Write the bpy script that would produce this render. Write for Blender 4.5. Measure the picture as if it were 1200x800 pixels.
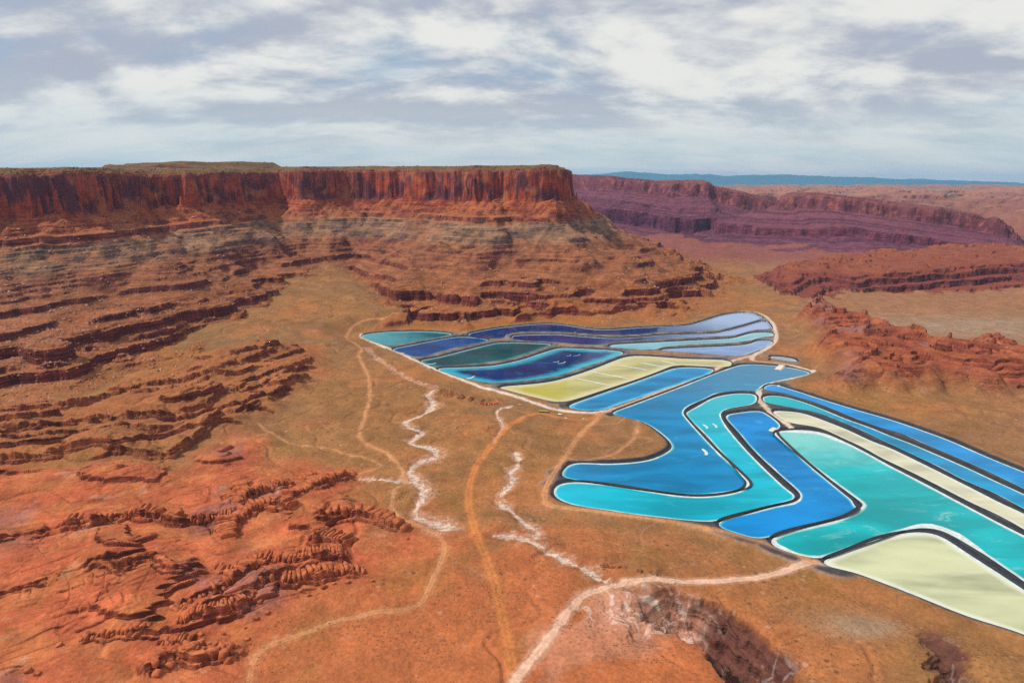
import bpy, math, random
import numpy as np
from mathutils import Vector, geometry

# ------------------------------------------------------------------ camera, sky, sun, exposure
scene = bpy.context.scene
for o in list(bpy.data.objects):
    bpy.data.objects.remove(o)
COL = scene.collection
CAM_H = 450.0
PITCH = math.radians(13.0)
F = 800.0
cam_d = bpy.data.cameras.new('camera')
cam_d.sensor_width = 36.0
cam_d.lens = 24.0
cam_d.clip_start = 1.0
cam_d.clip_end = 200000.0
cam = bpy.data.objects.new('camera', cam_d)
cam.location = (0, 0, CAM_H)
cam.rotation_euler = (math.radians(90) - PITCH, 0, 0)
COL.objects.link(cam)
scene.camera = cam

SUN_EL, SUN_AZ = math.radians(50), math.radians(-98)      # azimuth clockwise from +Y: the sun stands to the left of the view
sun_d = bpy.data.lights.new('sun', 'SUN')
sun_d.energy = 3.9
sun_d.angle = math.radians(3)
sun_d.color = (1.0, 0.94, 0.86)
sun = bpy.data.objects.new('sun', sun_d)
sdir = Vector((math.sin(SUN_AZ) * math.cos(SUN_EL), math.cos(SUN_AZ) * math.cos(SUN_EL), math.sin(SUN_EL)))
sun.rotation_euler = sdir.to_track_quat('Z', 'Y').to_euler()
sun.location = (0, 0, 2000)
COL.objects.link(sun)

scene.view_settings.view_transform = 'Standard'
scene.view_settings.look = 'None'
scene.view_settings.exposure = 0.0
scene.view_settings.gamma = 1.0
scene.view_settings.use_curve_mapping = False
scene.render.engine = 'CYCLES'
scene.cycles.use_denoising = False
scene.cycles.max_bounces = 3
scene.cycles.diffuse_bounces = 2
scene.cycles.volume_bounces = 0


class NT:
    """small helper round a node tree"""
    def __init__(self, tree):
        self.t = tree
        tree.nodes.clear()

    def n(self, kind, props=None, **ins):
        nd = self.t.nodes.new(kind)
        for k, v in (props or {}).items():
            setattr(nd, k, v)
        for k, v in ins.items():
            key = int(k[1:]) if k[0] == 'i' and k[1:].isdigit() else k.replace('_', ' ')
            self.set(nd.inputs[key], v)
        return nd

    def set(self, sock, v):
        if isinstance(v, bpy.types.NodeSocket):
            self.t.links.new(v, sock)
        elif isinstance(v, bpy.types.Node):
            self.t.links.new(v.outputs[0], sock)
        else:
            sock.default_value = v

    def math(self, op, a, b=0.0, c=None, clamp=False):
        nd = self.n('ShaderNodeMath', {'operation': op, 'use_clamp': clamp}, i0=a, i1=b)
        if c is not None:
            self.set(nd.inputs[2], c)
        return nd.outputs[0]

    def vmul(self, a, v):
        return self.n('ShaderNodeVectorMath', {'operation': 'MULTIPLY'}, i0=a, i1=v).outputs[0]

    def noise(self, vec, scale, detail=4.0, rough=0.55, dist=0.0):
        return self.n('ShaderNodeTexNoise', {'noise_dimensions': '3D'}, Vector=vec, Scale=scale, Detail=detail,
                      Roughness=rough, Distortion=dist).outputs[0]

    def rng(self, v, a, b, c, d, smooth=True):
        nd = self.n('ShaderNodeMapRange', {'interpolation_type': 'SMOOTHSTEP' if smooth else 'LINEAR'})
        for i, x in enumerate((v, a, b, c, d)):
            self.set(nd.inputs[i], x)
        return nd.outputs[0]

    def mix(self, f, a, b, blend='MIX'):
        nd = self.n('ShaderNodeMix', {'data_type': 'RGBA', 'blend_type': blend})
        self.set(nd.inputs[0], f)
        self.set(nd.inputs[6], a)
        self.set(nd.inputs[7], b)
        return nd.outputs[2]


def build_world():
    w = bpy.data.worlds.new('World')
    scene.world = w
    w.use_nodes = True
    g = NT(w.node_tree)
    sky = g.n('ShaderNodeTexSky', {'sky_type': 'NISHITA', 'sun_disc': False, 'sun_elevation': SUN_EL,
                                   'sun_rotation': SUN_AZ, 'altitude': 1600.0, 'air_density': 1.0,
                                   'dust_density': 1.5, 'ozone_density': 1.0})
    tc = g.n('ShaderNodeTexCoord')
    d = tc.outputs['Generated']
    sp = g.n('ShaderNodeSeparateXYZ', None, i0=d)
    z = g.math('MAXIMUM', sp.outputs[2], 0.0)
    zz = g.math('ADD', z, 0.27)
    # cloud deck as a plane overhead: direction / height gives the deck's own perspective
    px = g.math('DIVIDE', sp.outputs[0], zz)
    py = g.math('DIVIDE', sp.outputs[1], zz)
    uv = g.n('ShaderNodeCombineXYZ', None, i0=px, i1=py, i2=3.7).outputs[0]
    big = g.noise(g.vmul(uv, (0.8, 1.1, 1.0)), 1.0, 3.0, 0.5, 0.4)
    mid = g.noise(g.vmul(uv, (1.7, 2.3, 1.0)), 1.0, 10.0, 0.58, 0.25)
    fine = g.noise(g.vmul(uv, (1.6, 4.8, 1.0)), 1.0, 8.0, 0.6, 0.2)
    cover = g.math('ADD', g.math('MULTIPLY', big, 0.45), g.math('ADD', g.math('MULTIPLY', mid, 0.45), g.math('MULTIPLY', fine, 0.10)))
    f = g.rng(cover, 0.33, 0.46, 0.30, 1.0)
    # lit tops against lilac grey undersides: the deck is thicker where the same noise, read a little nearer the sun, is denser
    off = g.n('ShaderNodeVectorMath', {'operation': 'ADD'}, i0=uv, i1=(-.13, .13, 0)).outputs[0]
    mid2 = g.noise(g.vmul(off, (1.7, 2.3, 1.0)), 1.0, 10.0, 0.58, 0.25)
    lit = g.math('SUBTRACT', mid, mid2)
    sh1 = g.noise(g.vmul(uv, (1.05, 1.5, 2.0)), 1.0, 7.0, 0.55, 0.3)
    shade = g.math('ADD', g.math('MULTIPLY', sh1, 1.0), g.math('MULTIPLY', lit, 1.1))
    k = g.rng(shade, 0.34, 0.64, 0.0, 1.0)
    cloud = g.mix(k, (4.4, 4.75, 5.6, 1), (8.4, 8.4, 8.0, 1))
    blue = g.mix(0.4, sky.outputs[0], (3.3, 5.3, 6.9, 1))
    colr = g.mix(f, blue, cloud)
    # thin veil towards the horizon
    veil = g.rng(z, 0.02, 0.14, 0.85, 0.0)
    veilc = g.mix(g.rng(fine, 0.35, 0.65, 0.0, 1.0), (5.3, 6.5, 6.9, 1), (6.9, 7.4, 7.2, 1))
    colr = g.mix(veil, colr, veilc)
    bg = g.n('ShaderNodeBackground', None, Color=colr, Strength=0.1)
    out = g.n('ShaderNodeOutputWorld', None, Surface=bg)


build_world()

# ------------------------------------------------------------------ helpers
CP, SP = math.cos(PITCH), math.sin(PITCH)


def ray(px, py):
    u, v = (px - 600.0) / F, (400.0 - py) / F
    return u, CP + v * SP, -SP + v * CP


def on_plane(px, py, z=0.0):
    dx, dy, dz = ray(px, py)
    t = (CAM_H - z) / -dz
    return (dx * t, dy * t)


def at(px, py, Y):
    dx, dy, dz = ray(px, py)
    t = Y / dy
    return (dx * t, Y, CAM_H + dz * t)


def tag(o, label=None, cat=None, group=None, kind=None):
    if label: o['label'] = label
    if cat: o['category'] = cat
    if group: o['group'] = group
    if kind: o['kind'] = kind
    return o


def link(name, me, mat=None, parent=None):
    o = bpy.data.objects.new(name, me)
    COL.objects.link(o)
    if parent is not None:
        o.parent = parent
    if mat is not None and me is not None and not me.materials:
        me.materials.append(mat)
    return o


def mesh(name, v, f, smooth=False):
    me = bpy.data.meshes.new(name)
    me.from_pydata([tuple(map(float, p)) for p in v], [], [tuple(map(int, q)) for q in f])
    if smooth:
        me.polygons.foreach_set('use_smooth', np.ones(len(me.polygons), bool))
    me.update()
    return me


def smooth_line(pts, n=4, closed=False):
    """Catmull-Rom through the points"""
    P = np.array(pts, float)
    m = len(P)
    out = []
    for i in range(m if closed else m - 1):
        if closed:
            a, b, c, d = P[(i - 1) % m], P[i], P[(i + 1) % m], P[(i + 2) % m]
        else:
            a, b, c, d = P[max(i - 1, 0)], P[i], P[i + 1], P[min(i + 2, m - 1)]
        for k in range(n):
            t = k / n
            out.append(0.5 * ((2 * b) + (c - a) * t + (2 * a - 5 * b + 4 * c - d) * t * t + (3 * b - a - 3 * c + d) * t ** 3))
    if not closed:
        out.append(P[-1])
    return np.array(out)


_rg = np.random.RandomState(2024).uniform(0, 2 * math.pi, 65536)
_GX, _GY = np.cos(_rg).astype(np.float32), np.sin(_rg).astype(np.float32)


def perlin(x, y, seed=0):
    xf, yf = np.floor(x), np.floor(y)
    ix = xf.astype(np.int32) + np.int32(seed * 101)
    iy = yf.astype(np.int32) + np.int32(seed * 57)
    fx, fy = (x - xf).astype(np.float32), (y - yf).astype(np.float32)
    u = fx * fx * fx * (fx * (fx * 6 - 15) + 10)
    v = fy * fy * fy * (fy * (fy * 6 - 15) + 10)
    x0, x1 = ix & 255, (ix + 1) & 255
    y0, y1 = (iy & 255) << 8, ((iy + 1) & 255) << 8
    k = y0 | x0; a = _GX[k] * fx + _GY[k] * fy
    k = y0 | x1; a += u * (_GX[k] * (fx - 1) + _GY[k] * fy - a)
    k = y1 | x0; b = _GX[k] * fx + _GY[k] * (fy - 1)
    k = y1 | x1; b += u * (_GX[k] * (fx - 1) + _GY[k] * (fy - 1) - b)
    return (a + v * (b - a)) * 1.5


def fbm(x, y, scale, octv=3, seed=0, gain=0.5):
    s, amp, tot = 1.0 / scale, 1.0, 0.0
    for k in range(octv):
        tot = tot + amp * perlin(x * s + 17.3 * k, y * s - 9.1 * k, seed + 31 * k)
        s *= 2.03
        amp *= gain
    return tot


def ridged(x, y, scale, octv=3, seed=0):
    s, amp, tot = 1.0 / scale, 1.0, 0.0
    for k in range(octv):
        tot = tot + amp * (1 - 2 * np.abs(perlin(x * s + 5.3 * k, y * s + 3.7 * k, seed + 17 * k)))
        s *= 2.1
        amp *= 0.5
    return tot


def sstep(a, b, x):
    t = np.clip((x - a) / (b - a), 0, 1)
    return t * t * (3 - 2 * t)


def lerp(a, b, t):
    return a + (b - a) * t


def seg_dist(X, Y, P, closed=False, want='d'):
    """distance of points to a polyline; also nearest arc parameter and side (+1 left)"""
    P = np.asarray(P, float)
    Q = np.roll(P, -1, 0) if closed else P[1:]
    A = P if closed else P[:-1]
    best = np.full(X.shape, 1e18)
    tpar = np.zeros(X.shape)
    side = np.ones(X.shape)
    L = 0.0
    tot = np.sum(np.hypot(*(Q - A).T))
    for (ax, ay), (bx, by) in zip(A, Q):
        ex, ey = bx - ax, by - ay
        l2 = ex * ex + ey * ey + 1e-12
        t = np.clip(((X - ax) * ex + (Y - ay) * ey) / l2, 0, 1)
        dx, dy = X - ax - t * ex, Y - ay - t * ey
        d2 = dx * dx + dy * dy
        m = d2 < best
        best = np.where(m, d2, best)
        if want != 'd':
            tpar = np.where(m, (L + t * math.sqrt(l2)) / tot, tpar)
            side = np.where(m, np.where(ex * (Y - ay) - ey * (X - ax) >= 0, 1.0, -1.0), side)
        L += math.sqrt(l2)
    d = np.sqrt(best)
    return d if want == 'd' else (d, tpar, side)


def inside(X, Y, P):
    P = np.asarray(P, float)
    c = np.zeros(X.shape, bool)
    for (ax, ay), (bx, by) in zip(P, np.roll(P, -1, 0)):
        if ay == by:
            continue
        c ^= ((ay > Y) != (by > Y)) & (X < (bx - ax) * (Y - ay) / (by - ay) + ax)
    return c


def sdf(X, Y, P):
    d = seg_dist(X, Y, P, True)
    return np.where(inside(X, Y, P), -d, d)


class Field:
    """values on a regular grid, read back bilinearly"""
    def __init__(self, x0, x1, y0, y1, step):
        self.x0, self.y0, self.s = x0, y0, step
        self.nx, self.ny = int((x1 - x0) / step) + 2, int((y1 - y0) / step) + 2
        self.gx, self.gy = np.meshgrid(x0 + step * np.arange(self.nx), y0 + step * np.arange(self.ny), indexing='ij')

    def read(self, V, X, Y):
        fx = np.clip((X - self.x0) / self.s, 0, self.nx - 1.001)
        fy = np.clip((Y - self.y0) / self.s, 0, self.ny - 1.001)
        i, j = fx.astype(np.intp), fy.astype(np.intp)
        u, v = fx - i, fy - j
        return (V[i, j] * (1 - u) * (1 - v) + V[i + 1, j] * u * (1 - v) + V[i, j + 1] * (1 - u) * v + V[i + 1, j + 1] * u * v)


# ------------------------------------------------------------------ the ponds, as outlines on the valley floor
PONDS = [
 # key, outline in reference coordinates, deep colour, shallow colour, shallow width, rim width, label
 ('p1', [(425,394.5),(437,391),(462,389),(495,388.7),(517,390),(529,391.5),(520,394.5),(500,398),(475,402.5),(460,405.5),(445,402)],
  (.018,.17,.22), (.05,.30,.34), 14, 2.0, 'teal evaporation pond at the far west tip of the pond field'),
 ('p2', [(461,409.5),(487,404),(512,399),(535,395.5),(550,395.5),(572,398.7),(560,402),(540,406),(517,411.5),(491,418.5),(475,414.5)],
  (.0,.085,.30), (.02,.16,.38), 10, 2.0, 'royal blue evaporation pond between the two western teal ponds'),
 ('p3', [(493,423),(512,419.5),(540,412.5),(570,405),(587,402),(625,402.5),(646,404),(635,408),(615,415),(595,421),(580,423.5),(550,427),(515,429.5),(502,426.5)],
  (.004,.085,.105), (.02,.20,.23), 16, 2.0, 'dark green teal evaporation pond north of the deep navy pond'),
 ('p4', [(512,432.5),(530,431.5),(570,429.8),(590,427),(612,422),(632,415.5),(650,409.8),(660,408.3),(700,410),(715,411),(730,413.7),(707,422.5),(675,432.5),(650,441),(625,445),(595,448.2),(575,449),(550,444.5),(530,438.5)],
  (.0,.038,.165), (.03,.34,.46), 42, 2.5, 'deep navy evaporation pond with turquoise shallows and floating salt rafts'),
 ('p5', [(585,454),(625,450.5),(650,447),(675,440),(700,431.5),(735,418.5),(762,418),(800,420.7),(845,422),(856,424.5),(854,429),(845,430.3),(810,428.8),(794,428),(785,429.3),(750,442.5),(700,458.8),(675,467),(655,471.5),(638,468),(615,462.5),(595,457)],
  (.44,.395,.15), (.54,.49,.27), 30, 3.0, 'olive yellow evaporation pond crossed by thin white salt ridges'),
 ('p6', [(667,476),(700,463.8),(750,446.5),(780,435.5),(792,431.8),(810,430.8),(835,432.7),(833,436),(825,440),(787,452.5),(750,465),(717,476),(705,480.5),(690,481.5),(675,479.5)],
  (.0,.22,.48), (.05,.38,.60), 14, 3.5, 'long bright blue evaporation pond beside the yellow pond'),
 ('p7', [(549,392.5),(560,389),(590,384),(625,380.5),(650,380),(670,382.5),(692,386),(717,386.7),(755,384),(795,382.5),(812,380.5),(830,375),(850,369),(870,366.5),(882,368),(892,372),(890,374),(872,379.5),(840,387.3),(810,388.5),(775,389.5),(750,391.7),(720,393),(695,391.6),(665,389.8),(650,388.8),(625,388.8),(607,389.3),(594,391.5),(590,396),(575,397),(560,396)],
  (.0,.045,.18), (.012,.06,.24), 10, 2.0, 'northernmost dark blue evaporation pond curving along the foot of the mesa'),
 ('p8', [(600,395.3),(607,393.3),(650,392.3),(665,393.5),(695,395.7),(720,397),(750,395.7),(775,393.2),(810,392),(840,390.6),(872,383),(887,378.5),(896,376.5),(902,382),(902,386),(882,386.8),(860,393),(830,394.8),(800,396.7),(750,399.3),(725,400.7),(710,403.3),(695,404.3),(670,402.6),(650,401),(617,399.5),(605,398)],
  (.0,.034,.19), (.02,.05,.25), 8, 2.2, 'narrow indigo evaporation pond just south of the northernmost pond'),
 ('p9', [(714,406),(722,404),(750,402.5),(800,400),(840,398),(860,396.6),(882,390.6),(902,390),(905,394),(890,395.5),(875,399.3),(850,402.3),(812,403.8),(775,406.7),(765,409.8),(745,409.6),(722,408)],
  (.12,.36,.45), (.22,.50,.55), 14, 2.2, 'slim pale teal evaporation pond between two lavender tinted ponds'),  # deep colour paled to carry reflected sky
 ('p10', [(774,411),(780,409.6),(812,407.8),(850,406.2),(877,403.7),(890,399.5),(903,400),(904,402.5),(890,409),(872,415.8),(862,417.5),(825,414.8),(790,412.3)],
  (.15,.26,.52), (.2,.34,.55), 10, 2.2, 'wedge shaped lavender blue evaporation pond ringed by the beige perimeter road'),  # deep colour lightened here too, for the sky reflection
 ('p11', [(722,484),(755,471.5),(805,452.5),(843,437.5),(865,430),(875,428),(890,428.3),(912,430),(932,433),(946,437),(937,440),(915,444.3),(897,448.2),(887,454),(883,458),(870,457),(850,458),(835,460.5),(822,466.7),(805,474),(797,480.5),(798.5,488),(830,523.5),(870.5,562.5),(872.5,568.5),(866,571),(832,576),(805,577),(764,573),(709,565),(667,559),(663,556.5),(668.5,548.5),(677,544.5),(717,545.5),(755.5,542.5),(777.5,536),(791,527.5),(792.6,522),(783,511),(761,495.6),(742,490),(725,485.7)],
  (.0,.19,.41), (.06,.42,.50), 10, 4.0, 'large steel blue evaporation pond wrapping round a brown soil knoll'),
 ('p12', [(880,462.5),(882.5,465),(882,470),(876,473.5),(860,476),(845,479.5),(840,486),(847,500),(872,530),(913,570.5),(926,579.5),(924.5,583.5),(914,586),(873,597),(845,605),(830,608.5),(794,605.8),(750,600.8),(709,594.8),(674,589.3),(657.5,582.8),(654.2,577),(656.5,571),(663,568.3),(681,567.5),(722.5,572),(764,579),(805,584.3),(838,584),(869,579),(879.5,573),(880.5,566),(875.5,559),(836,514.5),(809,487.5),(810,483.5),(821,477),(839,467.3),(860,462.8)],
  (.0,.36,.48), (.14,.55,.58), 9, 4.5, 'turquoise evaporation pond bent like a boomerang'),
 ('p13', [(855,489.5),(862,486),(887,482.8),(893,484.5),(904.5,492.5),(910,498.6),(905,504),(907,511),(941,543.5),(992,586),(999.5,592),(997.5,596.5),(984,602.5),(933,615.3),(899,625.7),(884,628),(866,622.3),(846,615.5),(862,609),(882,604),(907,597.5),(936,591),(945.5,582.5),(938.5,573),(920,557),(890,529.5),(870.5,507)],
  (.0,.195,.50), (.06,.42,.60), 9, 4.0, 'bright azure evaporation pond nested in the bend of the turquoise pond'),
 ('p14', [(911,510),(915,507),(925,506),(942,505.5),(962.5,508.3),(979,515),(997,523.5),(1017.5,534.5),(1040,547),(1072,563.5),(1104,580.5),(1135.6,597.5),(1167.5,614.5),(1200,631),(1300,684),(1300,742),(1200,676),(1158,648),(1140,637.5),(1125,628.5),(1108,620.5),(1093,616.5),(1072,615.5),(1050,619.5),(1029,627),(986,641.5),(956.5,651),(932,645.5),(909,637.5),(924,627.5),(988,611.5),(1010.5,600.5),(1018,593),(1011,585.5),(947,538.5),(916,513)],
  (.0,.36,.39), (.55,.68,.64), 12, 7.0, 'wide green turquoise evaporation pond with a broad white salt shore'),
 ('p15', [(967,659.5),(1000,646),(1020,637.5),(1040,631),(1067,626),(1084,625.5),(1101,629.5),(1135,651.6),(1177.5,679),(1200,694),(1300,760),(1300,783),(1200,741),(1135,720.5),(1071,695),(1029,679),(1003,669.5),(975,663)],
  (.46,.48,.29), (.60,.61,.48), 22, 4.0, 'pale lime evaporation pond nearest the viewer, in the south corner'),
 ('p16', [(909,483),(918.5,483.3),(935,484.5),(949,488.5),(969,496),(990,504.5),(1017.5,517.5),(1040,526),(1072,541.5),(1104,557.5),(1135.6,573.5),(1167.5,590),(1200,605),(1300,654),(1300,676),(1200,616.5),(1167.5,599.5),(1146,590),(1104,568.5),(1072,552.5),(1040,537.5),(1017.5,525),(997,515.5),(976,505.8),(962.5,500.8),(945,497.5),(930,495.5),(922,492)],
  (.52,.51,.36), (.60,.58,.46), 14, 3.0, 'long beige salt crusted evaporation pond between two teal ponds'),
 ('p17', [(897,467.5),(899,465.5),(907.5,464.6),(921,466.6),(942,472.8),(962.5,480.6),(990,492),(1017.5,501.8),(1040,511.2),(1061,519),(1082.5,528),(1125,546.5),(1167.5,566.5),(1200,581.5),(1300,630),(1300,648),(1200,593.5),(1167.5,576.5),(1135.6,563.5),(1104,546.8),(1072,532),(1040,516.8),(1003.7,500),(976,489),(957,482.5),(935,478.5),(921,475.8),(905,473),(899.5,471)],
  (.0,.23,.46), (.04,.42,.50), 8, 2.8, 'narrow teal to blue evaporation pond, second from the north east edge'),
 ('p18', [(898,455.4),(901,452.8),(907.5,451.4),(917,454.6),(935,460),(962.5,469),(1003.7,481.6),(1040,492),(1082.5,506.5),(1114,518.5),(1157,537.5),(1200,555),(1300,597),(1300,616),(1200,570.5),(1167.5,554.8),(1125,536),(1082.5,518),(1061,508.3),(1040,502.6),(1017.5,494.8),(990,483.8),(962.5,472.8),(939,466),(921,460.5),(907.5,458.6),(900,457.2)],
  (.0,.22,.54), (.05,.40,.62), 8, 2.8, 'narrow vivid blue evaporation pond along the north east edge of the field'),
 ('p19', [(905,418.3),(915,418.5),(928,420.7),(932,423),(930,424),(917,422.5),(906.5,420.6)],
  (.30,.33,.34), (.42,.43,.40), 6, 2.0, 'tiny grey holding pond beside the perimeter road'),
]
POND_XY = {}
for key, pts, *_ in PONDS:
    POND_XY[key] = smooth_line([on_plane(x, y) for x, y in pts], 6, True)
    _grow = {'p11': 6.5, 'p12': 6.5, 'p13': 6.5, 'p14': 6.5, 'p15': 3.0, 'p16': 6.5, 'p17': 5.5, 'p18': 5.5}.get(key, 2.0)
    _P = POND_XY[key]
    if np.sum(_P[:, 0] * np.roll(_P[:, 1], -1) - np.roll(_P[:, 0], -1) * _P[:, 1]) < 0:
        _P = _P[::-1]
    _t = np.roll(_P, -1, 0) - np.roll(_P, 1, 0)
    _t /= np.linalg.norm(_t, axis=1, keepdims=True)
    _P = _P + np.stack([_t[:, 1], -_t[:, 0]], 1) * _grow
    for _ in range(2):          # even spacing, then ease the tight corners
        _c = np.vstack([_P, _P[:1]])
        _a = np.concatenate([[0], np.cumsum(np.hypot(*np.diff(_c, axis=0).T))])
        _s = np.linspace(0, _a[-1], len(_P), endpoint=False)
        _P = np.stack([np.interp(_s, _a, _c[:, 0]), np.interp(_s, _a, _c[:, 1])], 1)
        for _ in range(1):
            _P = .5 * _P + .25 * (np.roll(_P, 1, 0) + np.roll(_P, -1, 0))
    POND_XY[key] = _P

# distance to the nearest and the second nearest pond
PF = Field(-760, 1500, 560, 2560, 4.0)
_d1 = np.full(PF.gx.shape, 400.0)
_d2 = np.full(PF.gx.shape, 400.0)
for key, P in POND_XY.items():
    m = 170
    i0, i1 = np.clip([(P[:, 0].min() - m - PF.x0) / PF.s, (P[:, 0].max() + m - PF.x0) / PF.s + 1], 0, PF.nx).astype(int)
    j0, j1 = np.clip([(P[:, 1].min() - m - PF.y0) / PF.s, (P[:, 1].max() + m - PF.y0) / PF.s + 1], 0, PF.ny).astype(int)
    if i1 <= i0 or j1 <= j0:
        continue
    sl = (slice(i0, i1), slice(j0, j1))
    d = sdf(PF.gx[sl], PF.gy[sl], P)
    a, b = _d1[sl], _d2[sl]
    _d2[sl] = np.where(d < a, a, np.minimum(b, d))
    _d1[sl] = np.minimum(a, d)

# ------------------------------------------------------------------ lines on the ground (reference coordinates on the floor)
def L(*p):
    return [on_plane(x, y) for x, y in p]


ROADS = [  # key, line, half width in metres, kind
 ('r_mid', L((954,435.5),(946,439.8),(925,445.5),(907.5,448.6),(894,452.5),(889.8,458),(889.5,468.5),(894.5,476.7),(907.5,488.5),(918.5,496),(928,504),(939,510.5),(949,516.5)), 7, 'pale',
  'pale beige haul road threading the dikes between turquoise and teal ponds'),
 ('r_north', L((868,364.5),(884,365.8),(895,370.5),(904,378),(908.5,388),(909,400),(899,409.5),(882,418.5),(885,424),(905,426.3),(925,429),(941,433.5),(952,437)), 7, 'pale',
  'pale beige perimeter road round the lavender ponds'),
 ('r_gap', L((700,487),(722,480.5),(760,466.5),(800,451),(832,437.5),(852,427.5),(866,421.5),(882,418.5)), 7, 'pink',
  'pinkish gravel dike road between the blue and the steel blue pond'),
 ('r_west', L((423,393),(424.5,397),(441,404),(460,411.5),(478,419.5),(500,430),(525,440.5),(550,449.5),(580,459),(605,466),(630,474),(660,482.5),(690,485.5),(705,484)), 5.5, 'white',
  'whitish salt dusted track along the western pond edge'),
 ('r_loop', L((480,382.5),(455,382.5),(430,384),(412,389),(406,397),(414,404),(424,412),(420.5,420),(430,437),(433.5,455),(432,475),(427,490),(421,510),(430,520),(450,530),(465,543),(474,558),(475,567),(463,576),(460,595),(472,607),(503,621),(518,635),(521,645),(515,665),(503,690),(493,708),(470,716),(440,719),(400,727),(350,745),(315,757),(298,772),(292,800),(290,850)), 4.5, 'dirt',
  'winding sandy dirt road on the open flats west of the ponds'),
 ('r_main', L((705,486),(685,492),(660,491),(632,484.5),(610,491),(592,504),(572,528),(556,553),(549,580),(553,610),(563,640),(574,670),(583,700),(590,730),(597,760),(601,785),(604,830)), 7.5, 'red',
  'broad orange dirt road running straight down from the pond corner'),
 ('r_light', L((590,830),(604,796),(625,770),(650,740),(675,710),(700,693.5),(740,686),(800,684.5),(860,683),(900,676),(928,666.5),(950,662),(975,664)), 6.5, 'pink',
  'pale pink gravel road leading to the lime pond'),
 ('r_bank', L((705,487),(690,500),(672,522),(655,548),(641,572),(639,590),(652,596),(690,601),(740,607.5),(800,616.5),(850,626.5),(900,640.5),(935,653),(950,661)), 6, 'dirt',
  'orange bank track following the southern edge of the turquoise pond'),
 ('r_tip', L((745,490),(748,502),(738,520),(715,535),(690,541),(668,541)), 3, 'dirt',
  'faint track across the brown soil knoll'),
 ('r_side', L((300,497),(318,510),(345,520),(385,524),(415,533),(447,546),(420,556)), 2.6, 'dirt',
  'narrow faded side track on the western flats'),
]
WASHES = [
 ('w_main', L((513,454),(500,460),(510,473.5),(492,485.5),(474,493),(480,502),(496.5,505),(480,517),(489,521.5),(507,526),(513,535),(495,541),(482,548.5),(483,562),(498,574),(492,586),(484,598),(495,607),(516,614.5),(546,621)), 5.5,
  'white salt crusted wash meandering down the western flats'),
 ('w_feed', L((419,560.5),(440,562),(472,565.5),(484,566)), 3.5, 'short white salt streak running into the meandering wash'),
 ('w_east', L((603,529),(609,544),(597,556),(603,565),(582,586),(600,600),(612,614),(633,627.5),(620,638)), 3.6,
  'white salt wash zigzagging east of the broad orange road'),
 ('w_south', L((576,629),(600,633),(620,638),(642,650),(666,665),(690,674),(716,685)), 4.2,
  'white salt wash draining to the pale gravel road'),
 ('w_head', L((612,473),(600,475),(580,481),(591,499),(581,512),(579,522)), 2.2, 'thin white salt rivulet below the yellow pond corner'),
 ('w_bench', L((428,408),(440,420),(458,432),(480,444),(498,450),(513,454)), 4.0, 'pale sandy wash beside the western pond track'),
]

# ledges: the ground on the far side of each line stands higher by h and falls back over w
LEDGES = [  # line (reference coordinates), height, back width
 ([(-60,505),(0,497),(50,492),(100,487),(160,468),(240,450),(300,430),(345,418)], 9, 90),
 ([(-60,528),(0,520),(60,512),(165,503),(225,497),(270,476),(330,450),(372,424)], 10, 70),
 ([(-60,548),(25,543),(125,535),(190,541),(215,530),(260,500),(320,470),(370,440)], 11, 60),
 ([(130,480),(190,470),(235,462),(300,446),(352,430)], 6, 30),
 ([(-40,535),(60,526),(140,520),(200,515),(240,505)], 7, 35),
 ([(225,512),(260,500),(300,484),(330,474)], 6, 35),
 ([(62,621),(100,619),(137,612),(182,611),(208,620),(224,616),(272,611)], 10, 55),
 ([(270,600),(280,588),(296,565)], 6, 22),
 ([(278,595),(303,583),(346,572)], 8, 26),
 ([(337,592),(370,577),(419,556)], 8, 20),
 ([(276,640),(279,618),(300,608),(323,603),(340,606)], 9, 34),
 ([(362,620),(395,617),(427,614),(475,626)], 9, 26),
 ([(360,640),(385,643),(405,648)], 8, 26),
 ([(204,722),(232,712),(261,702),(290,688),(306,678),(318,668)], 10, 46),
 ([(204,738),(240,732),(272,726),(300,712),(312,695),(340,694),(375,686),(402,682),(429,676)], 9, 40),
 ([(300,672),(318,664),(345,668),(375,668),(412,662)], 8, 46),
 ([(160,800),(182,790),(205,778),(230,780),(256,776),(284,776)], 9, 34),
 ([(180,764),(205,762),(228,760)], 6, 24),
 ([(90,676),(120,668),(150,676),(176,670),(200,684),(246,676)], 7, 50),
 ([(88,757),(110,752),(140,750),(178,748),(200,752)], 6, 36),
 ([(-40,640),(0,636),(40,628),(62,622)], 5, 40),
 ([(-40,702),(30,690),(80,680)], 4, 40),
 ([(505,455),(530,462),(560,470),(592,470)], 9, 45),
 ([(700,665),(740,672),(775,680)], 2.5, 30),
 ([(920,452),(935,440),(950,452)], 9, 40),
]
LEDGE_XY = [(smooth_line(L(*p), 3), h, w) for p, h, w in LEDGES]

GULLY = [  # line, depth, half width
 (L((748,696),(775,712),(800,722),(835,738),(865,760),(885,790),(905,830)), 42, 46),
 (L((700,674),(735,690),(752,700)), 6, 14),
 (L((1070,735),(1090,745),(1105,765),(1112,790),(1120,830)), 20, 22),
 (L((725,700),(735,715),(748,728),(760,750)), 6, 14),
]
GULLY = [(smooth_line(p, 3), d, w) for p, d, w in GULLY]

# ------------------------------------------------------------------ mesas: rim lines in plan, rim heights by X
def rim(pts):
    P = [at(px, py, Y) for px, py, Y in pts]
    return np.array(P)


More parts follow.
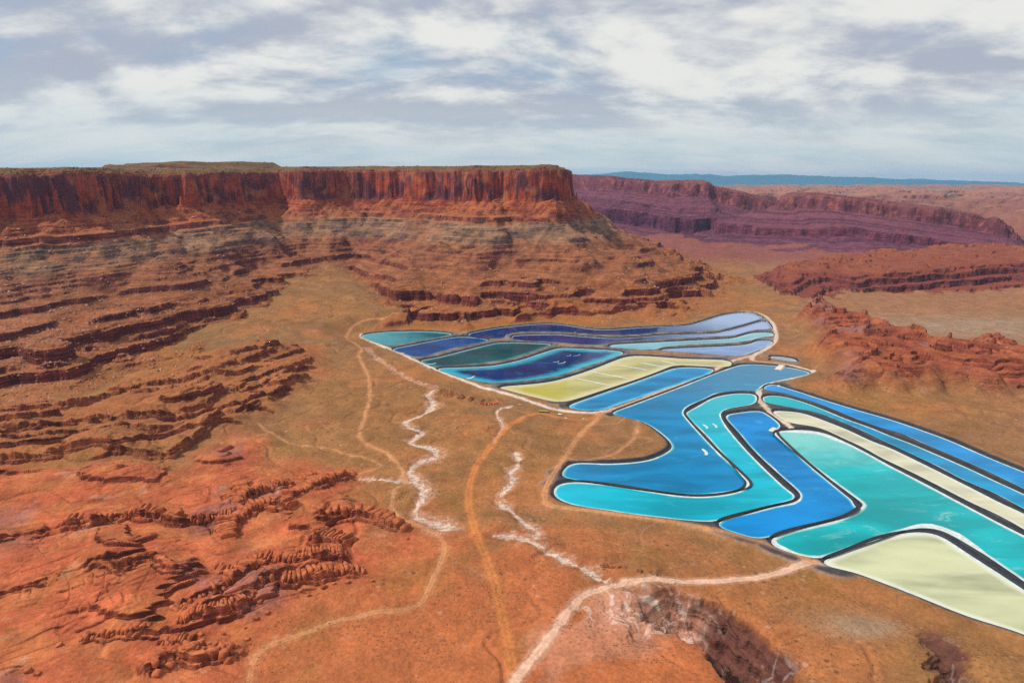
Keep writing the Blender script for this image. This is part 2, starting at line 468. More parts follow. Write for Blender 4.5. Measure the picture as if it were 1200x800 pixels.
R1 = rim([(-900,190,1300),(-500,192,1500),(-150,195,1880),(-40,197,2080),(40,197,2180),(108,197,2330),(150,197,2600),(215,197,2720),(270,197,3020),(325,196,3300),(355,195,3220),(400,195,3330),(465,195,3290),(520,195,3150),(566,194,2930),(585,194,3010),(640,193,2920),(655,194,2960)])
R1b = [(262, 3300), (330, 4200), (300, 5200), (-600, 6200), (-2500, 6500), (-5200, 5600), (-5200, 1500), (-2700, 1250)]
M1 = np.vstack([smooth_line(R1[:, :2], 4), np.array(R1b)])
ZR1 = (np.array([-1700, -900, -300, 0, 220]), None)
_o = np.argsort(R1[:, 0])
Z1X, Z1 = R1[_o, 0], R1[_o, 2]

R2 = rim([(560,207,9000),(657,208,8400),(711,209.5,7800),(754,214,7300),(782,217,7000),(800,216,6950),(815,215.5,6750),(831,216,6700),(839,222,6750),(877,231,6550),(905,238,6500)])
M2 = np.vstack([smooth_line(R2[:, :2], 4), [(2900, 7400), (3300, 9500), (2500, 12000), (-2000, 13000), (-1500, 9500)]])
R4 = rim([(914,233,5900),(930,231,5750),(965,231,5600),(1000,235,5400),(1040,240,5250),(1080,245,5100),(1120,250,4980),(1150,256,4900),(1170,262,4800),(1186,270,4850)])
M4 = np.vstack([smooth_line(R4[:, :2], 4), [(3900, 5500), (4400, 6600), (3600, 7200), (2500, 6400)]])
R3 = rim([(925,336,2780),(942,322,2950),(965,318,3000),(1000,324,2930),(1040,321,2950),(1085,316,3030),(1130,312,3080),(1200,309,3100),(1300,307,3100),(1500,305,3000)])
M3 = np.vstack([smooth_line(R3[:, :2], 4), [(4200, 3600), (2600, 3900), (1700, 3700), (1250, 3250)]])


def ledge_map(seed, total, hard, soft, q0=0.0, crush=0.10):
    """stair map: hard beds fall steeply, soft beds slope; third item: where each hard/soft pair ends"""
    r = random.Random(seed)
    qi, qo = [0.0], [0.0]
    if q0:
        qi.append(q0); qo.append(q0)
    ends = [qi[-1]]
    while qo[-1] < total:
        t = r.random() ** 2.0
        h = hard[0] + (hard[1] - hard[0]) * t
        s = (soft[0] + (soft[1] - soft[0]) * r.random()) * (.5 + .9 * t)
        # the soft bed takes the run that the hard bed gives up
        qi.append(qi[-1] + s + h * (1 - crush)); qo.append(qo[-1] + s)
        qi.append(qi[-1] + h * crush); qo.append(qo[-1] + h)
        ends.append(qi[-1])
    return np.array(qi), np.array(qo), np.array(ends)


MESAS = {}


class Mesa:
    def __init__(self, P, zx, zz, step, reach, prof, ledge, amp, seed, kx=None, kk=None, wing=None, maskamt=1.0):
        P = np.asarray(P)
        self.F = Field(P[:, 0].min() - reach, P[:, 0].max() + reach, P[:, 1].min() - reach, P[:, 1].max() + reach, step)
        self.D = sdf(self.F.gx, self.F.gy, P)
        self.box = (self.F.x0 + step, self.F.x0 + step * (self.F.nx - 2), self.F.y0 + step, self.F.y0 + step * (self.F.ny - 2))
        self.zx, self.zz, self.reach = zx, zz, reach
        self.prof, self.ledge, self.amp, self.seed = prof, ledge, amp, seed
        self.kfun, self.maskamt, self.rough = kx, maskamt, (kk or 0)

    def eval(self, X, Y):
        """height and drop below the rim; -1e9 where out of reach"""
        z = np.full(X.shape, -1e9)
        q = np.full(X.shape, 1e9)
        m = (X > self.box[0]) & (X < self.box[1]) & (Y > self.box[2]) & (Y < self.box[3])
        if not m.any():
            return z, q
        idx = np.nonzero(m)[0]
        d = self.F.read(self.D, X[idx], Y[idx])
        ok = d < self.reach
        idx, d = idx[ok], d[ok]
        x, y = X[idx], Y[idx]
        s, a = self.seed, self.amp
        k = self.kfun(x, y) if self.kfun is not None else 1.0
        d = d / k
        n1 = fbm(x, y, 300 * a, 2, s) * 60 * a
        n2 = fbm(x, y, 85 * a, 2, s + 7) * 33 * a
        n3 = ridged(x, y, 34 * a, 2, s + 13) * 6.5 * a
        near = 1 - sstep(60 * a, 260 * a, d)
        slope = sstep(40 * a, 420 * a, d)
        gul = ridged(x, y, 330 * a, 3, s + 21)
        jag = fbm(x, y, 26 * a, 3, s + 27)
        dd = d + n1 * lerp(1.0, 1.4, slope) + n2 * lerp(1.0, 1.0, slope) + n3 * near + (gul * 40 * a + jag * 4 * a) * slope
        drop = np.interp(dd, self.prof[0], self.prof[1])
        if self is MESAS.get(1):
            dd = dd + n3 * 1.1 * sstep(480, 560, dd)
            hard = np.interp(dd, self.prof[0], self.prof[1])
            soft = np.interp(dd, [0, 440, 850, 1400], [0, 372, 500, 660])
            drop = np.where(dd > 440, lerp(soft, hard, sstep(-.32, -.02, fbm(x, y, 190, 3, s + 61) + .3 * sstep(-700, -1000, x) - 1.5 * np.exp(-((x + 450) ** 2 + (y - 2170) ** 2) / 110 ** 2))), drop)
        # ledges: each bed is buried by talus in places of its own
        T = np.interp(drop, self.ledge[0], self.ledge[1])
        lay = np.searchsorted(self.ledge[2], drop)
        cover = fbm(x + 371.0 * lay, y - 217.0 * lay, 260 * a, 3, s + 40) + .22 * fbm(x, y, 420 * a, 2, s + 44) - .10 * gul + .10
        if self is MESAS.get(1):
            cover = cover - .55 * sstep(120, 330, x) * sstep(430, 380, drop) + .22 * sstep(-450, -850, x)
        mask = sstep(-.22, .12, cover) * self.maskamt
        drop = lerp(drop, T, mask) + jag * .6 * a * sstep(140, 170, drop)
        rimz = np.interp(x, self.zx, self.zz)
        # stepped cap rock and a gently uneven top
        topz = 24 * a * (sstep(-3, -12, dd + 0.6 * n3) * .35 + sstep(-28, -36, dd) * .3 + sstep(-60, -70, dd) * .35)
        topz = topz + np.where(dd < -60, fbm(x, y, 300, 3, s + 50) * 5, 0)
        if self.rough:
            tr = np.clip(fbm(x, y, 170, 4, s + 55) * .7 + .4, 0, 2) * self.rough
            topz = np.where(dd < 0, np.interp(tr, LED3[0], LED3[1]) * sstep(0, -60, dd), topz)
        z[idx] = rimz - drop + topz
        q[idx] = np.where(dd < 0, -1 - topz, drop)
        return z, q


PROF1 = (np.array([0, 4, 15, 22, 110, 260, 440, 640, 648, 705, 712, 850, 1400]), np.array([0, 14, 112, 124, 192, 282, 372, 420, 452, 461, 484, 500, 660]))
LED1 = ledge_map(8, 640, (2.5, 17), (4, 17), 150.0, .09)


def k_mesa(x, y):
    k = np.interp(x, [-1500, -1000, -900, -700, -450, -380, 0, 265, 500, 900], [1.04, 1.02, .92, .92, .95, 1.04, 1.0, .88, .92, .96])
    return lerp(k, 1.06, sstep(1750, 1350, y) * sstep(-600, -900, x))


MESA1 = Mesa(M1, Z1X, Z1 - 22, 20, 1500, PROF1, LED1, 1.0, 3, k_mesa)
MESAS[1] = MESA1
PROF2 = (np.array([0, 10, 40, 60, 460, 700, 730, 1000, 1600]), np.array([0, 40, 105, 120, 250, 295, 430, 468, 560]))
LED2 = ledge_map(11, 640, (6, 30), (10, 44), 150.0, .10)
_o2 = np.argsort(R2[:, 0]); _o4 = np.argsort(R4[:, 0]); _o3 = np.argsort(R3[:, 0])
MESA2 = Mesa(M2, R2[_o2, 0], R2[_o2, 2], 40, 1900, PROF2, LED2, 1.7, 91)
PROF4 = (np.array([0, 10, 34, 50, 420, 560, 580, 800, 1200, 1500]), np.array([0, 30, 85, 95, 190, 215, 270, 300, 340, 380]))
MESA4 = Mesa(M4, R4[_o4, 0], R4[_o4, 2], 40, 1500, PROF4, LED2, 1.5, 57)
PROF3 = (np.array([0, 6, 40, 48, 100, 108, 170, 180, 260, 268, 360, 480, 700]), np.array([0, 16, 20, 40, 45, 66, 70, 88, 94, 104, 108, 120, 160]))
LED3 = ledge_map(23, 200, (3, 11), (3, 12), 0.0, .10)
MESA3 = Mesa(M3, R3[_o3, 0], R3[_o3, 2], 20, 620, PROF3, LED3, .7, 71, None, 34, None, 1.0)

# red slickrock hummocks east of the ponds, and the ledgy ground west of them
SLICK_R = np.array(L((905,452),(915,432),(940,420),(955,400),(930,375),(950,365),(1010,378),(1060,400),(1100,412),(1160,405),(1230,420),(1400,425),(1400,470),(1230,462),(1100,457),(1010,462),(950,466)))
SLICK_L = np.array(L((-250,552),(60,552),(200,548),(245,530),(300,505),(330,530),(400,548),(425,556),(420,572),(455,600),(480,622),(470,650),(430,690),(380,705),(330,735),(300,760),(280,830),(-300,900)))
BENCH_L = np.array(L((-250,490),(0,478),(90,470),(170,440),(230,425),(330,408),(385,412),(380,440),(330,485),(230,535),(150,545),(-250,560)))
SF = Field(-1500, 3600, 420, 2700, 10.0)
D_SR, D_SL, D_BL = (sdf(SF.gx, SF.gy, P) for P in (SLICK_R, SLICK_L, BENCH_L))
LED_S = ledge_map(77, 120, (2.5, 9), (2, 8), 0.0, .10)
LED_R = ledge_map(80, 120, (5, 14), (3, 8), 0.0, .05)
LED_B = ledge_map(78, 160, (3, 11), (3, 12), 0.0, .08)


def terrain(X, Y, full=False):
    X = np.asarray(X, float).ravel(); Y = np.asarray(Y, float).ravel()
    A = {}
    R = np.hypot(X, Y)
    dp = np.where((Y > PF.y0 + 8) & (Y < PF.y0 + PF.s * (PF.ny - 3)) & (X > PF.x0 + 8) & (X < PF.x0 + PF.s * (PF.nx - 3)), PF.read(_d1, X, Y), 400.0)
    # floor of the valley
    calm = sstep(15, 140, dp)
    z = (fbm(X, Y, 420, 3, 1) * 9 + np.abs(fbm(X, Y, 150, 3, 2)) * 7 + ridged(X, Y, 46, 2, 6) * -.7 - 2.4 * sstep(.07, .0, np.abs(fbm(X, Y, 230, 3, 206))) + 2.0) * calm
    z = z + fbm(X, Y, 24, 2, 4) * 0.5 * calm * sstep(2600, 1200, Y)
    # gravel fan rising into the alcove of the mesa
    tf = ((X + 500) * -350 + (Y - 1780) * 700) / (350 ** 2 + 700 ** 2)
    lf = np.abs((X + 500) * 700 + (Y - 1780) * 350) / 783
    z = z + np.clip(tf, 0, 1.6) * 88 * sstep(520, 220, lf) * calm * sstep(2.6, 1.6, tf)
    # far plateau and plains
    far = sstep(6200, 8600, Y + 0.25 * X + fbm(X, Y, 1500, 3, 8) * 700)
    rough = fbm(X, Y, 900, 5, 9)
    lump = np.interp(np.clip(rough * 110 + 60, 0, 400), [0, 30, 34, 70, 76, 120, 128, 200, 400], [0, 8, 26, 38, 62, 76, 100, 130, 200])
    z = z + far * (265 + lump * np.where(Y < 30000, 1, .4) + np.minimum(Y / 45000, 1) * 60) * sstep(0, 1, far + 0.2)
    z = z + sstep(3400, 5200, Y) * (1 - far) * (12 + fbm(X, Y, 500, 4, 12) * 22)
    # mountains on the skyline
    mt = np.exp(-((Y - 40000) / 3500) ** 2)
    if (mt > 1e-3).any():
        crest = np.interp(X / np.maximum(Y, 1), [-.2, .0, .08, .16, .22, .3, .4, .5, .62, .73, .85],
                          [560, 620, 760, 900, 840, 830, 760, 680, 560, 400, 330])
        z = z + mt * np.maximum(crest * 1.22 - 345, 0) * (0.93 + 0.16 * fbm(X, Y, 2600, 5, 14))
    # slickrock and benches
    m = (Y > 430) & (Y < 2690) & (X > -1490) & (X < 3590)
    i = np.nonzero(m)[0]
    x, y = X[i], Y[i]
    if len(i):
        wob = fbm(x, y, 120, 3, 61) * 30
        sr = sstep(30, -60, SF.read(D_SR, x, y) + wob) * calm[i]
        sl = sstep(25, -45, SF.read(D_SL, x, y) + wob * .8)
        bl = sstep(30, -60, SF.read(D_BL, x, y) + wob)
        h = np.clip(ridged(x, y, 210, 3, 62) * .6 + .42, 0, 2) * 50
        h = np.interp(h + 3 * fbm(x, y, 40, 2, 63), LED_R[0], LED_R[1])
        z[i] += sr * h
        # jointed, dipping sandstone: tilted beds cut along one direction
        u = (x * .86 + y * .5); v = (-x * .5 + y * .86)
        h2 = np.clip(fbm(x, y, 190, 3, 64) * .8 + .35, 0, 2) * 15 + 2.2 * perlin(u / 60, v / 11, 65) + 1.0 * perlin(u / 26, v / 4.5, 66)
        h2 = lerp(h2, np.interp(np.maximum(h2, 0), LED_S[0], LED_S[1]), .85)
        ck = np.maximum(sstep(.16, .02, np.abs(perlin(u / 70, v / 15, 165))), .8 * sstep(.14, .02, np.abs(perlin(u / 17, v / 60, 166))) * sstep(-.1, .3, perlin(x / 90, y / 90, 167)))
        h2 = h2 - 2.0 * ck * sstep(-.15, .25, fbm(x, y, 130, 2, 168))
        z[i] += sl * h2
        h3 = (1 - np.clip((SF.read(D_BL, x, y) + 170) / 170, 0, 1)) * 14 + np.clip(fbm(u, v * 2.2, 200, 4, 67) * .9 + .4, 0, 2) * 24
        h3 = np.interp(np.maximum(h3, 0), LED_B[0], LED_B[1])
        z[i] += bl * h3
        A['sr'], A['sl'], A['bl'] = (np.zeros(X.shape) for _ in range(3))
        A['sr'][i], A['sl'][i], A['bl'][i] = sr, sl, bl
        # traced ledges
        nz = fbm(x, y, 26, 3, 70)
        fl = ridged(u, v, 9, 1, 72)
        led = np.zeros(x.shape); rock = np.zeros(x.shape)
        for P, hh, w in LEDGE_XY:
            mm = (x > P[:, 0].min() - w - 20) & (x < P[:, 0].max() + w + 20) & (y > P[:, 1].min() - w - 20) & (y < P[:, 1].max() + w + 20)
            j = np.nonzero(mm)[0]
            if not len(j): continue
            d, t, sd = seg_dist(x[j], y[j], P, False, 'all')
            sdn = d * sd + nz[j] * 7 + fl[j] * 1.8
            e = sstep(0, .1, t) * sstep(1, .9, t)
            up = (sstep(-1.2, 1.2, sdn) * .62 + sstep(-6.5, -4.5, sdn) * .38) * np.clip(1 - sdn / w, 0, 1) ** .7 * np.where(sdn > 0, 1 - sstep(w * .8, w, d), 1 - sstep(8, 14, d))
            led[j] = np.maximum(led[j], 1.45 * hh * e * up * (0.85 + .5 * nz[j]))
            rock[j] = np.maximum(rock[j], e * sstep(16, 6, np.abs(sdn)))
        z[i] += led * calm[i]
        gu = np.zeros(x.shape)
        for P, dep, w in GULLY:
            mm = (x > P[:, 0].min() - 90) & (x < P[:, 0].max() + 90) & (y > P[:, 1].min() - 90) & (y < P[:, 1].max() + 90)
            j = np.nonzero(mm)[0]
            if not len(j): continue
            d, t, sd = seg_dist(x[j], y[j], P, False, 'all')
            dn = d + nz[j] * 6 + fbm(x[j], y[j], 70, 2, 75) * 14 + ridged(x[j], y[j], 26, 3, 74) * 4.2
            prof = np.interp(dn / w, [0, .3, .42, .47, .66, .70, .88, .93, 1.2], [1, .92, .84, .62, .55, .36, .28, .05, 0])
            gu[j] = np.maximum(gu[j], prof * dep * sstep(0, .25, t))
        # washes cut shallow beds
        for key, P, hw, lab in WASHES:
            mm = (x > P_BOX[key][0]) & (x < P_BOX[key][1]) & (y > P_BOX[key][2]) & (y < P_BOX[key][3])
            j = np.nonzero(mm)[0]
            if not len(j): continue
            d = seg_dist(x[j], y[j], LINES[key])
            gu[j] = np.maximum(gu[j], 2.6 * sstep(hw + 9, hw - 1, d + nz[j] * 3))
        z[i] -= gu * calm[i]
        A['led'] = np.zeros(X.shape); A['led'][i] = rock
        A['gul'] = np.zeros(X.shape); A['gul'][i] = gu
        A['nz'] = np.zeros(X.shape); A['nz'][i] = nz
    else:
        for k in ('sr', 'sl', 'bl', 'led', 'gul', 'nz'):
            A[k] = np.zeros(X.shape)
    # mesas
    ids = np.zeros(X.shape, np.int8)
    q = np.full(X.shape, 1e9)
    for k, M in ((1, MESA1), (2, MESA2), (4, MESA4), (3, MESA3)):
        zm, qm = M.eval(X, Y)
        hill = 0
        if k == 1:
            b = (X < 0) & (zm > 300) & (qm < 0)
            cx, cy = at(235, 188, 4300)[:2]
            e = np.hypot((X - cx) / 640, (Y - cy) / 420) + .1 * fbm(X, Y, 300, 2, 33)
            e2 = np.hypot((X - at(60, 188, 3400)[0]) / 1000, (Y - 3550) / 500) + .1 * fbm(X, Y, 300, 2, 34)
            hill = np.where(b, 1.4 * (30 * sstep(1.0, .9, e) * 1.0 + 26 * sstep(.75, .62, e) + 22 * sstep(1.1, .6, e2)), 0)
        zm = zm + hill
        dz = zm - z
        # alluvium laps the foot
        w = 10.0 if k != 2 else 25.0
        zz = np.maximum(z, zm) + np.where(np.abs(dz) < w, (w - np.abs(dz)) ** 2 / (4 * w), 0)
        won = dz > 0
        ids = np.where(won, k, ids)
        q = np.where(won, qm, q)
        z = np.where(zm > -1e8, zz, z)
    # ponds: dikes round sunken basins
    crest = 4.2
    bank = np.clip(dp * 0.55 - .15, -2.2, crest)
    out = sstep(16, 46, dp)
    z = np.where(dp < 46, lerp(bank, np.maximum(z, -1), out), z)
    if not full:
        return z
    A.update(z=z, q=q, ids=ids, dp=dp, far=far, mt=mt, rough=rough)
    A['dp2'] = np.where(dp < 390, PF.read(_d2, X, Y), 400.0)
    return A


LINES, P_BOX = {}, {}
for rec in ROADS:
    LINES[rec[0]] = smooth_line(rec[1], 4)
for rec in WASHES:
    LINES[rec[0]] = smooth_line(rec[1], 5)
    for _ in range(4):
        LINES[rec[0]][1:-1] = .5 * LINES[rec[0]][1:-1] + .25 * (LINES[rec[0]][2:] + LINES[rec[0]][:-2])
for k, P in LINES.items():
    P_BOX[k] = (P[:, 0].min() - 45, P[:, 0].max() + 45, P[:, 1].min() - 45, P[:, 1].max() + 45)


def height(x, y):
    return terrain(np.atleast_1d(x), np.atleast_1d(y))


# ------------------------------------------------------------------ terrain sheet: fan-shaped grid, finer where the ground is steep
NC_MAIN, NC_SIDE, NR = 1100, 24, 1020
S = np.concatenate([np.linspace(-2.2, -.93, NC_SIDE, endpoint=False), np.linspace(-.93, .93, NC_MAIN), np.linspace(.93, 2.2, NC_SIDE + 1)[1:]])
NC = len(S)


def rows_for():
    Sc = np.concatenate([np.linspace(-2.2, -.93, 8, endpoint=False), np.linspace(-.93, .93, 420), np.linspace(.93, 2.2, 9)[1:]])
    Yc = np.exp(np.linspace(math.log(330), math.log(47000), 2600))
    gx = Sc[:, None] * Yc[None, :]
    gy = np.broadcast_to(Yc[None, :], gx.shape)
    Z = terrain(gx, gy).reshape(gx.shape)
    py = 215 + F * (CAM_H - Z) / Yc[None, :]
    low = np.minimum.accumulate(py, axis=1)
    hidden = py > low + 3
    base = F * CAM_H * (1 / Yc[:-1] - 1 / Yc[1:])
    w = np.abs(np.diff(py, axis=1)) * np.where(hidden[:, 1:], .25, 1.0) + 0.30 * base[None, :]
    w = np.where(py[:, 1:] > 860, w * .12, w)
    w = np.where(py[:, 1:] > 560, w * .9, w)
    w = np.minimum(w, 9.0)
    w += 0.02
    for r_ in (9, 9, 5):
        wp = np.pad(w, ((r_, r_), (0, 0)), 'edge')
        cs = np.cumsum(np.pad(wp, ((1, 0), (0, 0))), axis=0)
        w = (cs[2 * r_ + 1:] - cs[:-2 * r_ - 1]) / (2 * r_ + 1)
    c = np.cumsum(np.pad(w, ((0, 0), (1, 0))), axis=1)
    c /= c[:, -1:]
    lev = np.linspace(0, 1, NR)
    YR = np.stack([np.interp(lev, c[i], Yc) for i in range(len(Sc))])
    out = np.empty((NC, NR))
    for j in range(NR):
        out[:, j] = np.interp(S, Sc, YR[:, j])
    return out


YG = rows_for()
XG = S[:, None] * YG
A = terrain(XG, YG, True)
ZG = A['z'].reshape(XG.shape)
X, Y, Z = XG.ravel(), YG.ravel(), A['z']
V = np.stack([X, Y, Z], 1)
# normals
G = V.reshape(NC, NR, 3)
du = np.gradient(G, axis=0); dv = np.gradient(G, axis=1)
N = np.cross(du, dv).reshape(-1, 3)
N /= np.linalg.norm(N, axis=1, keepdims=True) + 1e-12
N[N[:, 2] < 0] *= -1
steep = sstep(.80, .50, N[:, 2])

# ---- natural colours of soil, rock, salt and roads, plus painted haze far off
def C(*c):
    return np.array(c)[None, :]


def mixc(a, b, t):
    return a + (b - a) * t[:, None]


nA = fbm(X, Y, 420, 4, 201); nB = fbm(X, Y, 70, 3, 202); nC = fbm(X, Y, 1400, 3, 203)
col = mixc(C(.262, .128, .056), C(.225, .118, .058), sstep(-.3, .5, nA + .4 * nB))
# bare orange soil shows where the thin grass gives out
bare = sstep(.10, .34, fbm(X, Y, 210, 4, 204) + .12 * nB + .25 * sstep(900, 640, Y) - .12)
col = mixc(col, C(.35, .138, .06), bare * .5)
rl = np.abs(fbm(X, Y, 230, 3, 206))
col = mixc(col, C(.39, .19, .105), sstep(.045, .01, rl) * .55 * sstep(-.3, .2, nA))
col = mixc(col, C(.19, .10, .046), sstep(.05, .4, fbm(X, Y, 130, 4, 207)) * .45)
# redder ground towards the viewer, greyer on the east flats
col = mixc(col, C(.40, .125, .058), sstep(930, 700, Y + nB * 90 + .25 * X) * sstep(330, 40, X + nA * 150) * .75)
east = sstep(560, 900, X - .18 * Y + nA * 120) * sstep(900, 1250, Y)
col = mixc(col, C(.26, .13, .075), east * .8)
gp = np.exp(-(((X - 1500) / 420) ** 2 + ((Y - 2150) / 180) ** 2) + .5 * nB)
col = mixc(col, C(.27, .20, .145), np.clip(gp, 0, 1) * .75)
gp2 = np.exp(-(((X - on_plane(1000, 735)[0]) / 45) ** 2 + ((Y - on_plane(1000, 735)[1]) / 26) ** 2) * 1.2 + .8 * nB)
col = mixc(col, C(.27, .20, .14), np.clip(gp2, 0, 1) * .7)
# scrubby olive patches
ol = sstep(.25, .6, fbm(X, Y, 110, 3, 210)) * sstep(2600, 600, Y)
col = mixc(col, C(.20, .11, .035), ol * .35)
# slickrock
sr, sl, bl = A['sr'], A['sl'], A['bl']
col = mixc(col, mixc(C(.38, .105, .056) + 0 * X[:, None], C(.41, .14, .065) + 0 * X[:, None], sstep(-.3, .5, nB)), sl * .85)
col = mixc(col, C(.27, .12, .10), sl * sstep(.25, .6, fbm(X, Y, 150, 3, 220)) * .6)
col = mixc(col, C(.46, .26, .17), sl * sstep(.62, .85, fbm(X, Y, 60, 4, 221)) * .4)
col = mixc(col, mixc(C(.23, .062, .038) + 0 * X[:, None], C(.31, .095, .048) + 0 * X[:, None], sstep(-.3, .5, nB)), sr * .9)
col = mixc(col, C(.23, .12, .11), sr * sstep(.35, .6, fbm(X, Y, 180, 2, 222)) * .7)
col = mixc(col, C(.30, .11, .05), bl * .7)
rocky = np.clip(np.maximum(steep * np.clip(sr + sl + bl, 0, 1), A['led'] * .75 * np.clip(steep * 1.5, 0, 1)), 0, 1)
col = mixc(col, C(.18, .052, .034), rocky * .8)
# gully walls and their salt
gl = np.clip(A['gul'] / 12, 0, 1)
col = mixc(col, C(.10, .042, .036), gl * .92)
col = mixc(col, C(.50, .42, .38), gl * sstep(.10, .02, np.abs(fbm(X, Y, 34, 3, 230))) * sstep(-.1, .3, fbm(X, Y, 60, 2, 232)) * .35)
sp = np.exp(-(((X - on_plane(745, 715)[0]) / 62) ** 2 + ((Y - on_plane(745, 715)[1]) / 40) ** 2))
col = mixc(col, C(.42, .22, .155), sstep(.15, .6, sp + .25 * nB) * .8)
sw = fbm(X + 14 * fbm(X, Y, 40, 2, 233), Y + 14 * fbm(X, Y, 40, 2, 234), 26, 3, 231)
col = mixc(col, C(.60, .50, .44), sstep(.16, .03, np.abs(sw)) * sstep(.12, .5, sp) * .6)
# pale ground beside the near roads
sp2 = np.exp(-(((X - on_plane(690, 755)[0]) / 80) ** 2 + ((Y - on_plane(690, 755)[1]) / 40) ** 2))
col = mixc(col, C(.44, .21, .14), sstep(.3, .8, sp2 + .45 * nB) * .55)

# mesas: colour follows the bed, taken as drop below the rim
ids, q = A['ids'], A['q']
warp = q + nB * 9 + nA * 6


def beds(stops, w):
    xs = np.array([s[0] for s in stops], float)
    cs = np.array([s[1] for s in stops])
    return np.stack([np.interp(w, xs, cs[:, i]) for i in range(3)], 1)


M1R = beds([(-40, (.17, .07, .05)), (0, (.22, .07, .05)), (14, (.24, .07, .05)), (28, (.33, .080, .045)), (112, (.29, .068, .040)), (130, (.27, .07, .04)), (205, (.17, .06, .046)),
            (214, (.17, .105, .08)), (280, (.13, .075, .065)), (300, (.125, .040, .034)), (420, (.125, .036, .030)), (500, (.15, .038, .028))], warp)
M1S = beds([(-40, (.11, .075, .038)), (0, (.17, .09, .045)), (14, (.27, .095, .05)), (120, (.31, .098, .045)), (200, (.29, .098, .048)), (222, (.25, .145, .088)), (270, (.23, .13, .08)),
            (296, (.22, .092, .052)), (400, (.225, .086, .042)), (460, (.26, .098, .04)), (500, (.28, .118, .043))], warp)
tal = sstep(-.2, .4, fbm(X, Y, 160, 3, 240))
M1S = mixc(M1S, C(.26, .105, .054), tal * .5 * sstep(130, 180, q))
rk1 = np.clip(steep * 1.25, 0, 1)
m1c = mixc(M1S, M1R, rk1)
west = sstep(-500, -1000, X)
M2R = beds([(-30, (.20, .075, .07)), (10, (.21, .07, .07)), (120, (.16, .048, .062)), (300, (.12, .036, .056)), (330, (.085, .024, .048)), (450, (.08, .024, .046)), (520, (.15, .05, .055))], warp)  # purple rock, blue raised further to carry distance haze
M2S = beds([(-30, (.20, .085, .075)), (10, (.18, .068, .075)), (120, (.17, .060, .078)), (300, (.15, .052, .074)), (470, (.16, .055, .070)), (560, (.20, .068, .060))], warp)
M2S = mixc(M2S, C(.085, .026, .042), sstep(-.05, .3, perlin(q / 13, X / 1500, 88)) * .85)
M2R, M2S = M2R * .86, M2S * .86
m2c = mixc(M2S, M2R, np.clip(steep * 1.2, 0, 1))
M3R = beds([(0, (.13, .042, .038)), (50, (.09, .032, .036)), (110, (.15, .045, .038))], warp)
M3S = beds([(-20, (.22, .075, .042)), (0, (.19, .056, .038)), (30, (.16, .044, .035)), (60, (.18, .05, .036)), (110, (.23, .075, .04))], warp)
m3c = mixc(M3S, M3R, np.clip(steep * 1.3, 0, 1))
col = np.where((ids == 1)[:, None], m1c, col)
col = np.where(((ids == 2) | (ids == 4))[:, None], m2c, col)
col = np.where((ids == 3)[:, None], m3c, col)
# far plateau, purple and rusty
fc = mixc(C(.22, .10, .085) + 0 * X[:, None], C(.30, .15, .11) + 0 * X[:, None], sstep(-.3, .5, A['rough'] + fbm(X, Y, 250, 3, 250) * .7))
fc = mixc(fc, C(.25, .19, .15), sstep(.2, .6, fbm(X, Y, 600, 4, 252)) * .6)
fc = mixc(fc, C(.12, .055, .065), np.clip(steep * 1.5 + sstep(.97, .88, N[:, 2]) * .5, 0, 1) * .8)
col = np.where((ids == 0)[:, None], mixc(col, fc, A['far']), col)
mid = sstep(3600, 4300, Y) * (1 - A['far']) * (ids == 0)
col = mixc(col, C(.20, .066, .058), mid * .85)
col = mixc(col, C(.06, .165, .22), (A['mt'] > .05) * .95)  # haze blue painted into the mountain colour

# dikes and pond margins
dp, dp2 = A['dp'], A['dp2']
gap = sstep(60, 44, dp2)
lin = sstep(14, 9, dp)
dik = mixc(C(.30, .19, .13) + 0 * X[:, None], mixc(C(.022, .024, .03) + 0 * X[:, None], C(.19, .17, .155) + 0 * X[:, None], sstep(5, 9, dp) * (.35 + .65 * sstep(1250, 1700, Y)) * (.7 + .5 * fbm(X, Y, 30, 2, 260))), np.maximum(lin, gap * sstep(26, 20, dp)))
dik = mixc(dik, C(.62, .58, .54), sstep(2.2, .8, dp))
onp = sstep(34, 22, dp)
col = mixc(col, dik, np.maximum(onp * np.maximum(gap, lin), lin))

# washes and roads
fid = np.zeros(X.shape, np.int16)
wig = fbm(X, Y, 14, 3, 270)
for k, (key, _, hw, lab) in enumerate(WASHES):
    b = P_BOX[key]
    j = np.nonzero((X > b[0]) & (X < b[1]) & (Y > b[2]) & (Y < b[3]))[0]
    d, t, sd = seg_dist(X[j], Y[j], LINES[key], False, 'all')
    thick = hw * 1.25 * (.8 + .8 * fbm(t * 40, t * 0, 4, 2, 271 + k))
    dn = d + wig[j] * hw * .6
    e = sstep(0, .03, t) * sstep(1, .96, t)
    halo = sstep(thick * 3.6, thick * 1.2, dn + nB[j] * hw * 1.5) * e
    core = sstep(thick * 1.15, thick * .7, dn) * e
    braid = sstep(-.2, .15, perlin(X[j] / 9 + wig[j], Y[j] / 5, 275 + k) + .1)
    base = C(.44, .22, .14) if key == 'w_bench' else C(.56, .46, .39)
    c = mixc(col[j], C(.43, .22, .14), halo * .65)
    riv = sstep(.10, .02, np.abs(perlin(X[j] / 13 + 2 * wig[j], Y[j] / 10, 281 + k)))
    c = mixc(c, C(.56, .45, .38), riv * halo * .7)
    c = mixc(c, base, core * (.18 + .72 * braid) * (.45 if key == 'w_bench' else 1))
    col[j] = c
    fid[j] = np.where(core > .5, 100 + k, fid[j])
RC = {'pale': C(.60, .47, .38), 'pink': C(.60, .39, .29), 'white': C(.62, .53, .46), 'dirt': C(.50, .25, .13), 'red': C(.47, .185, .075)}
road_mask = np.zeros(X.shape)
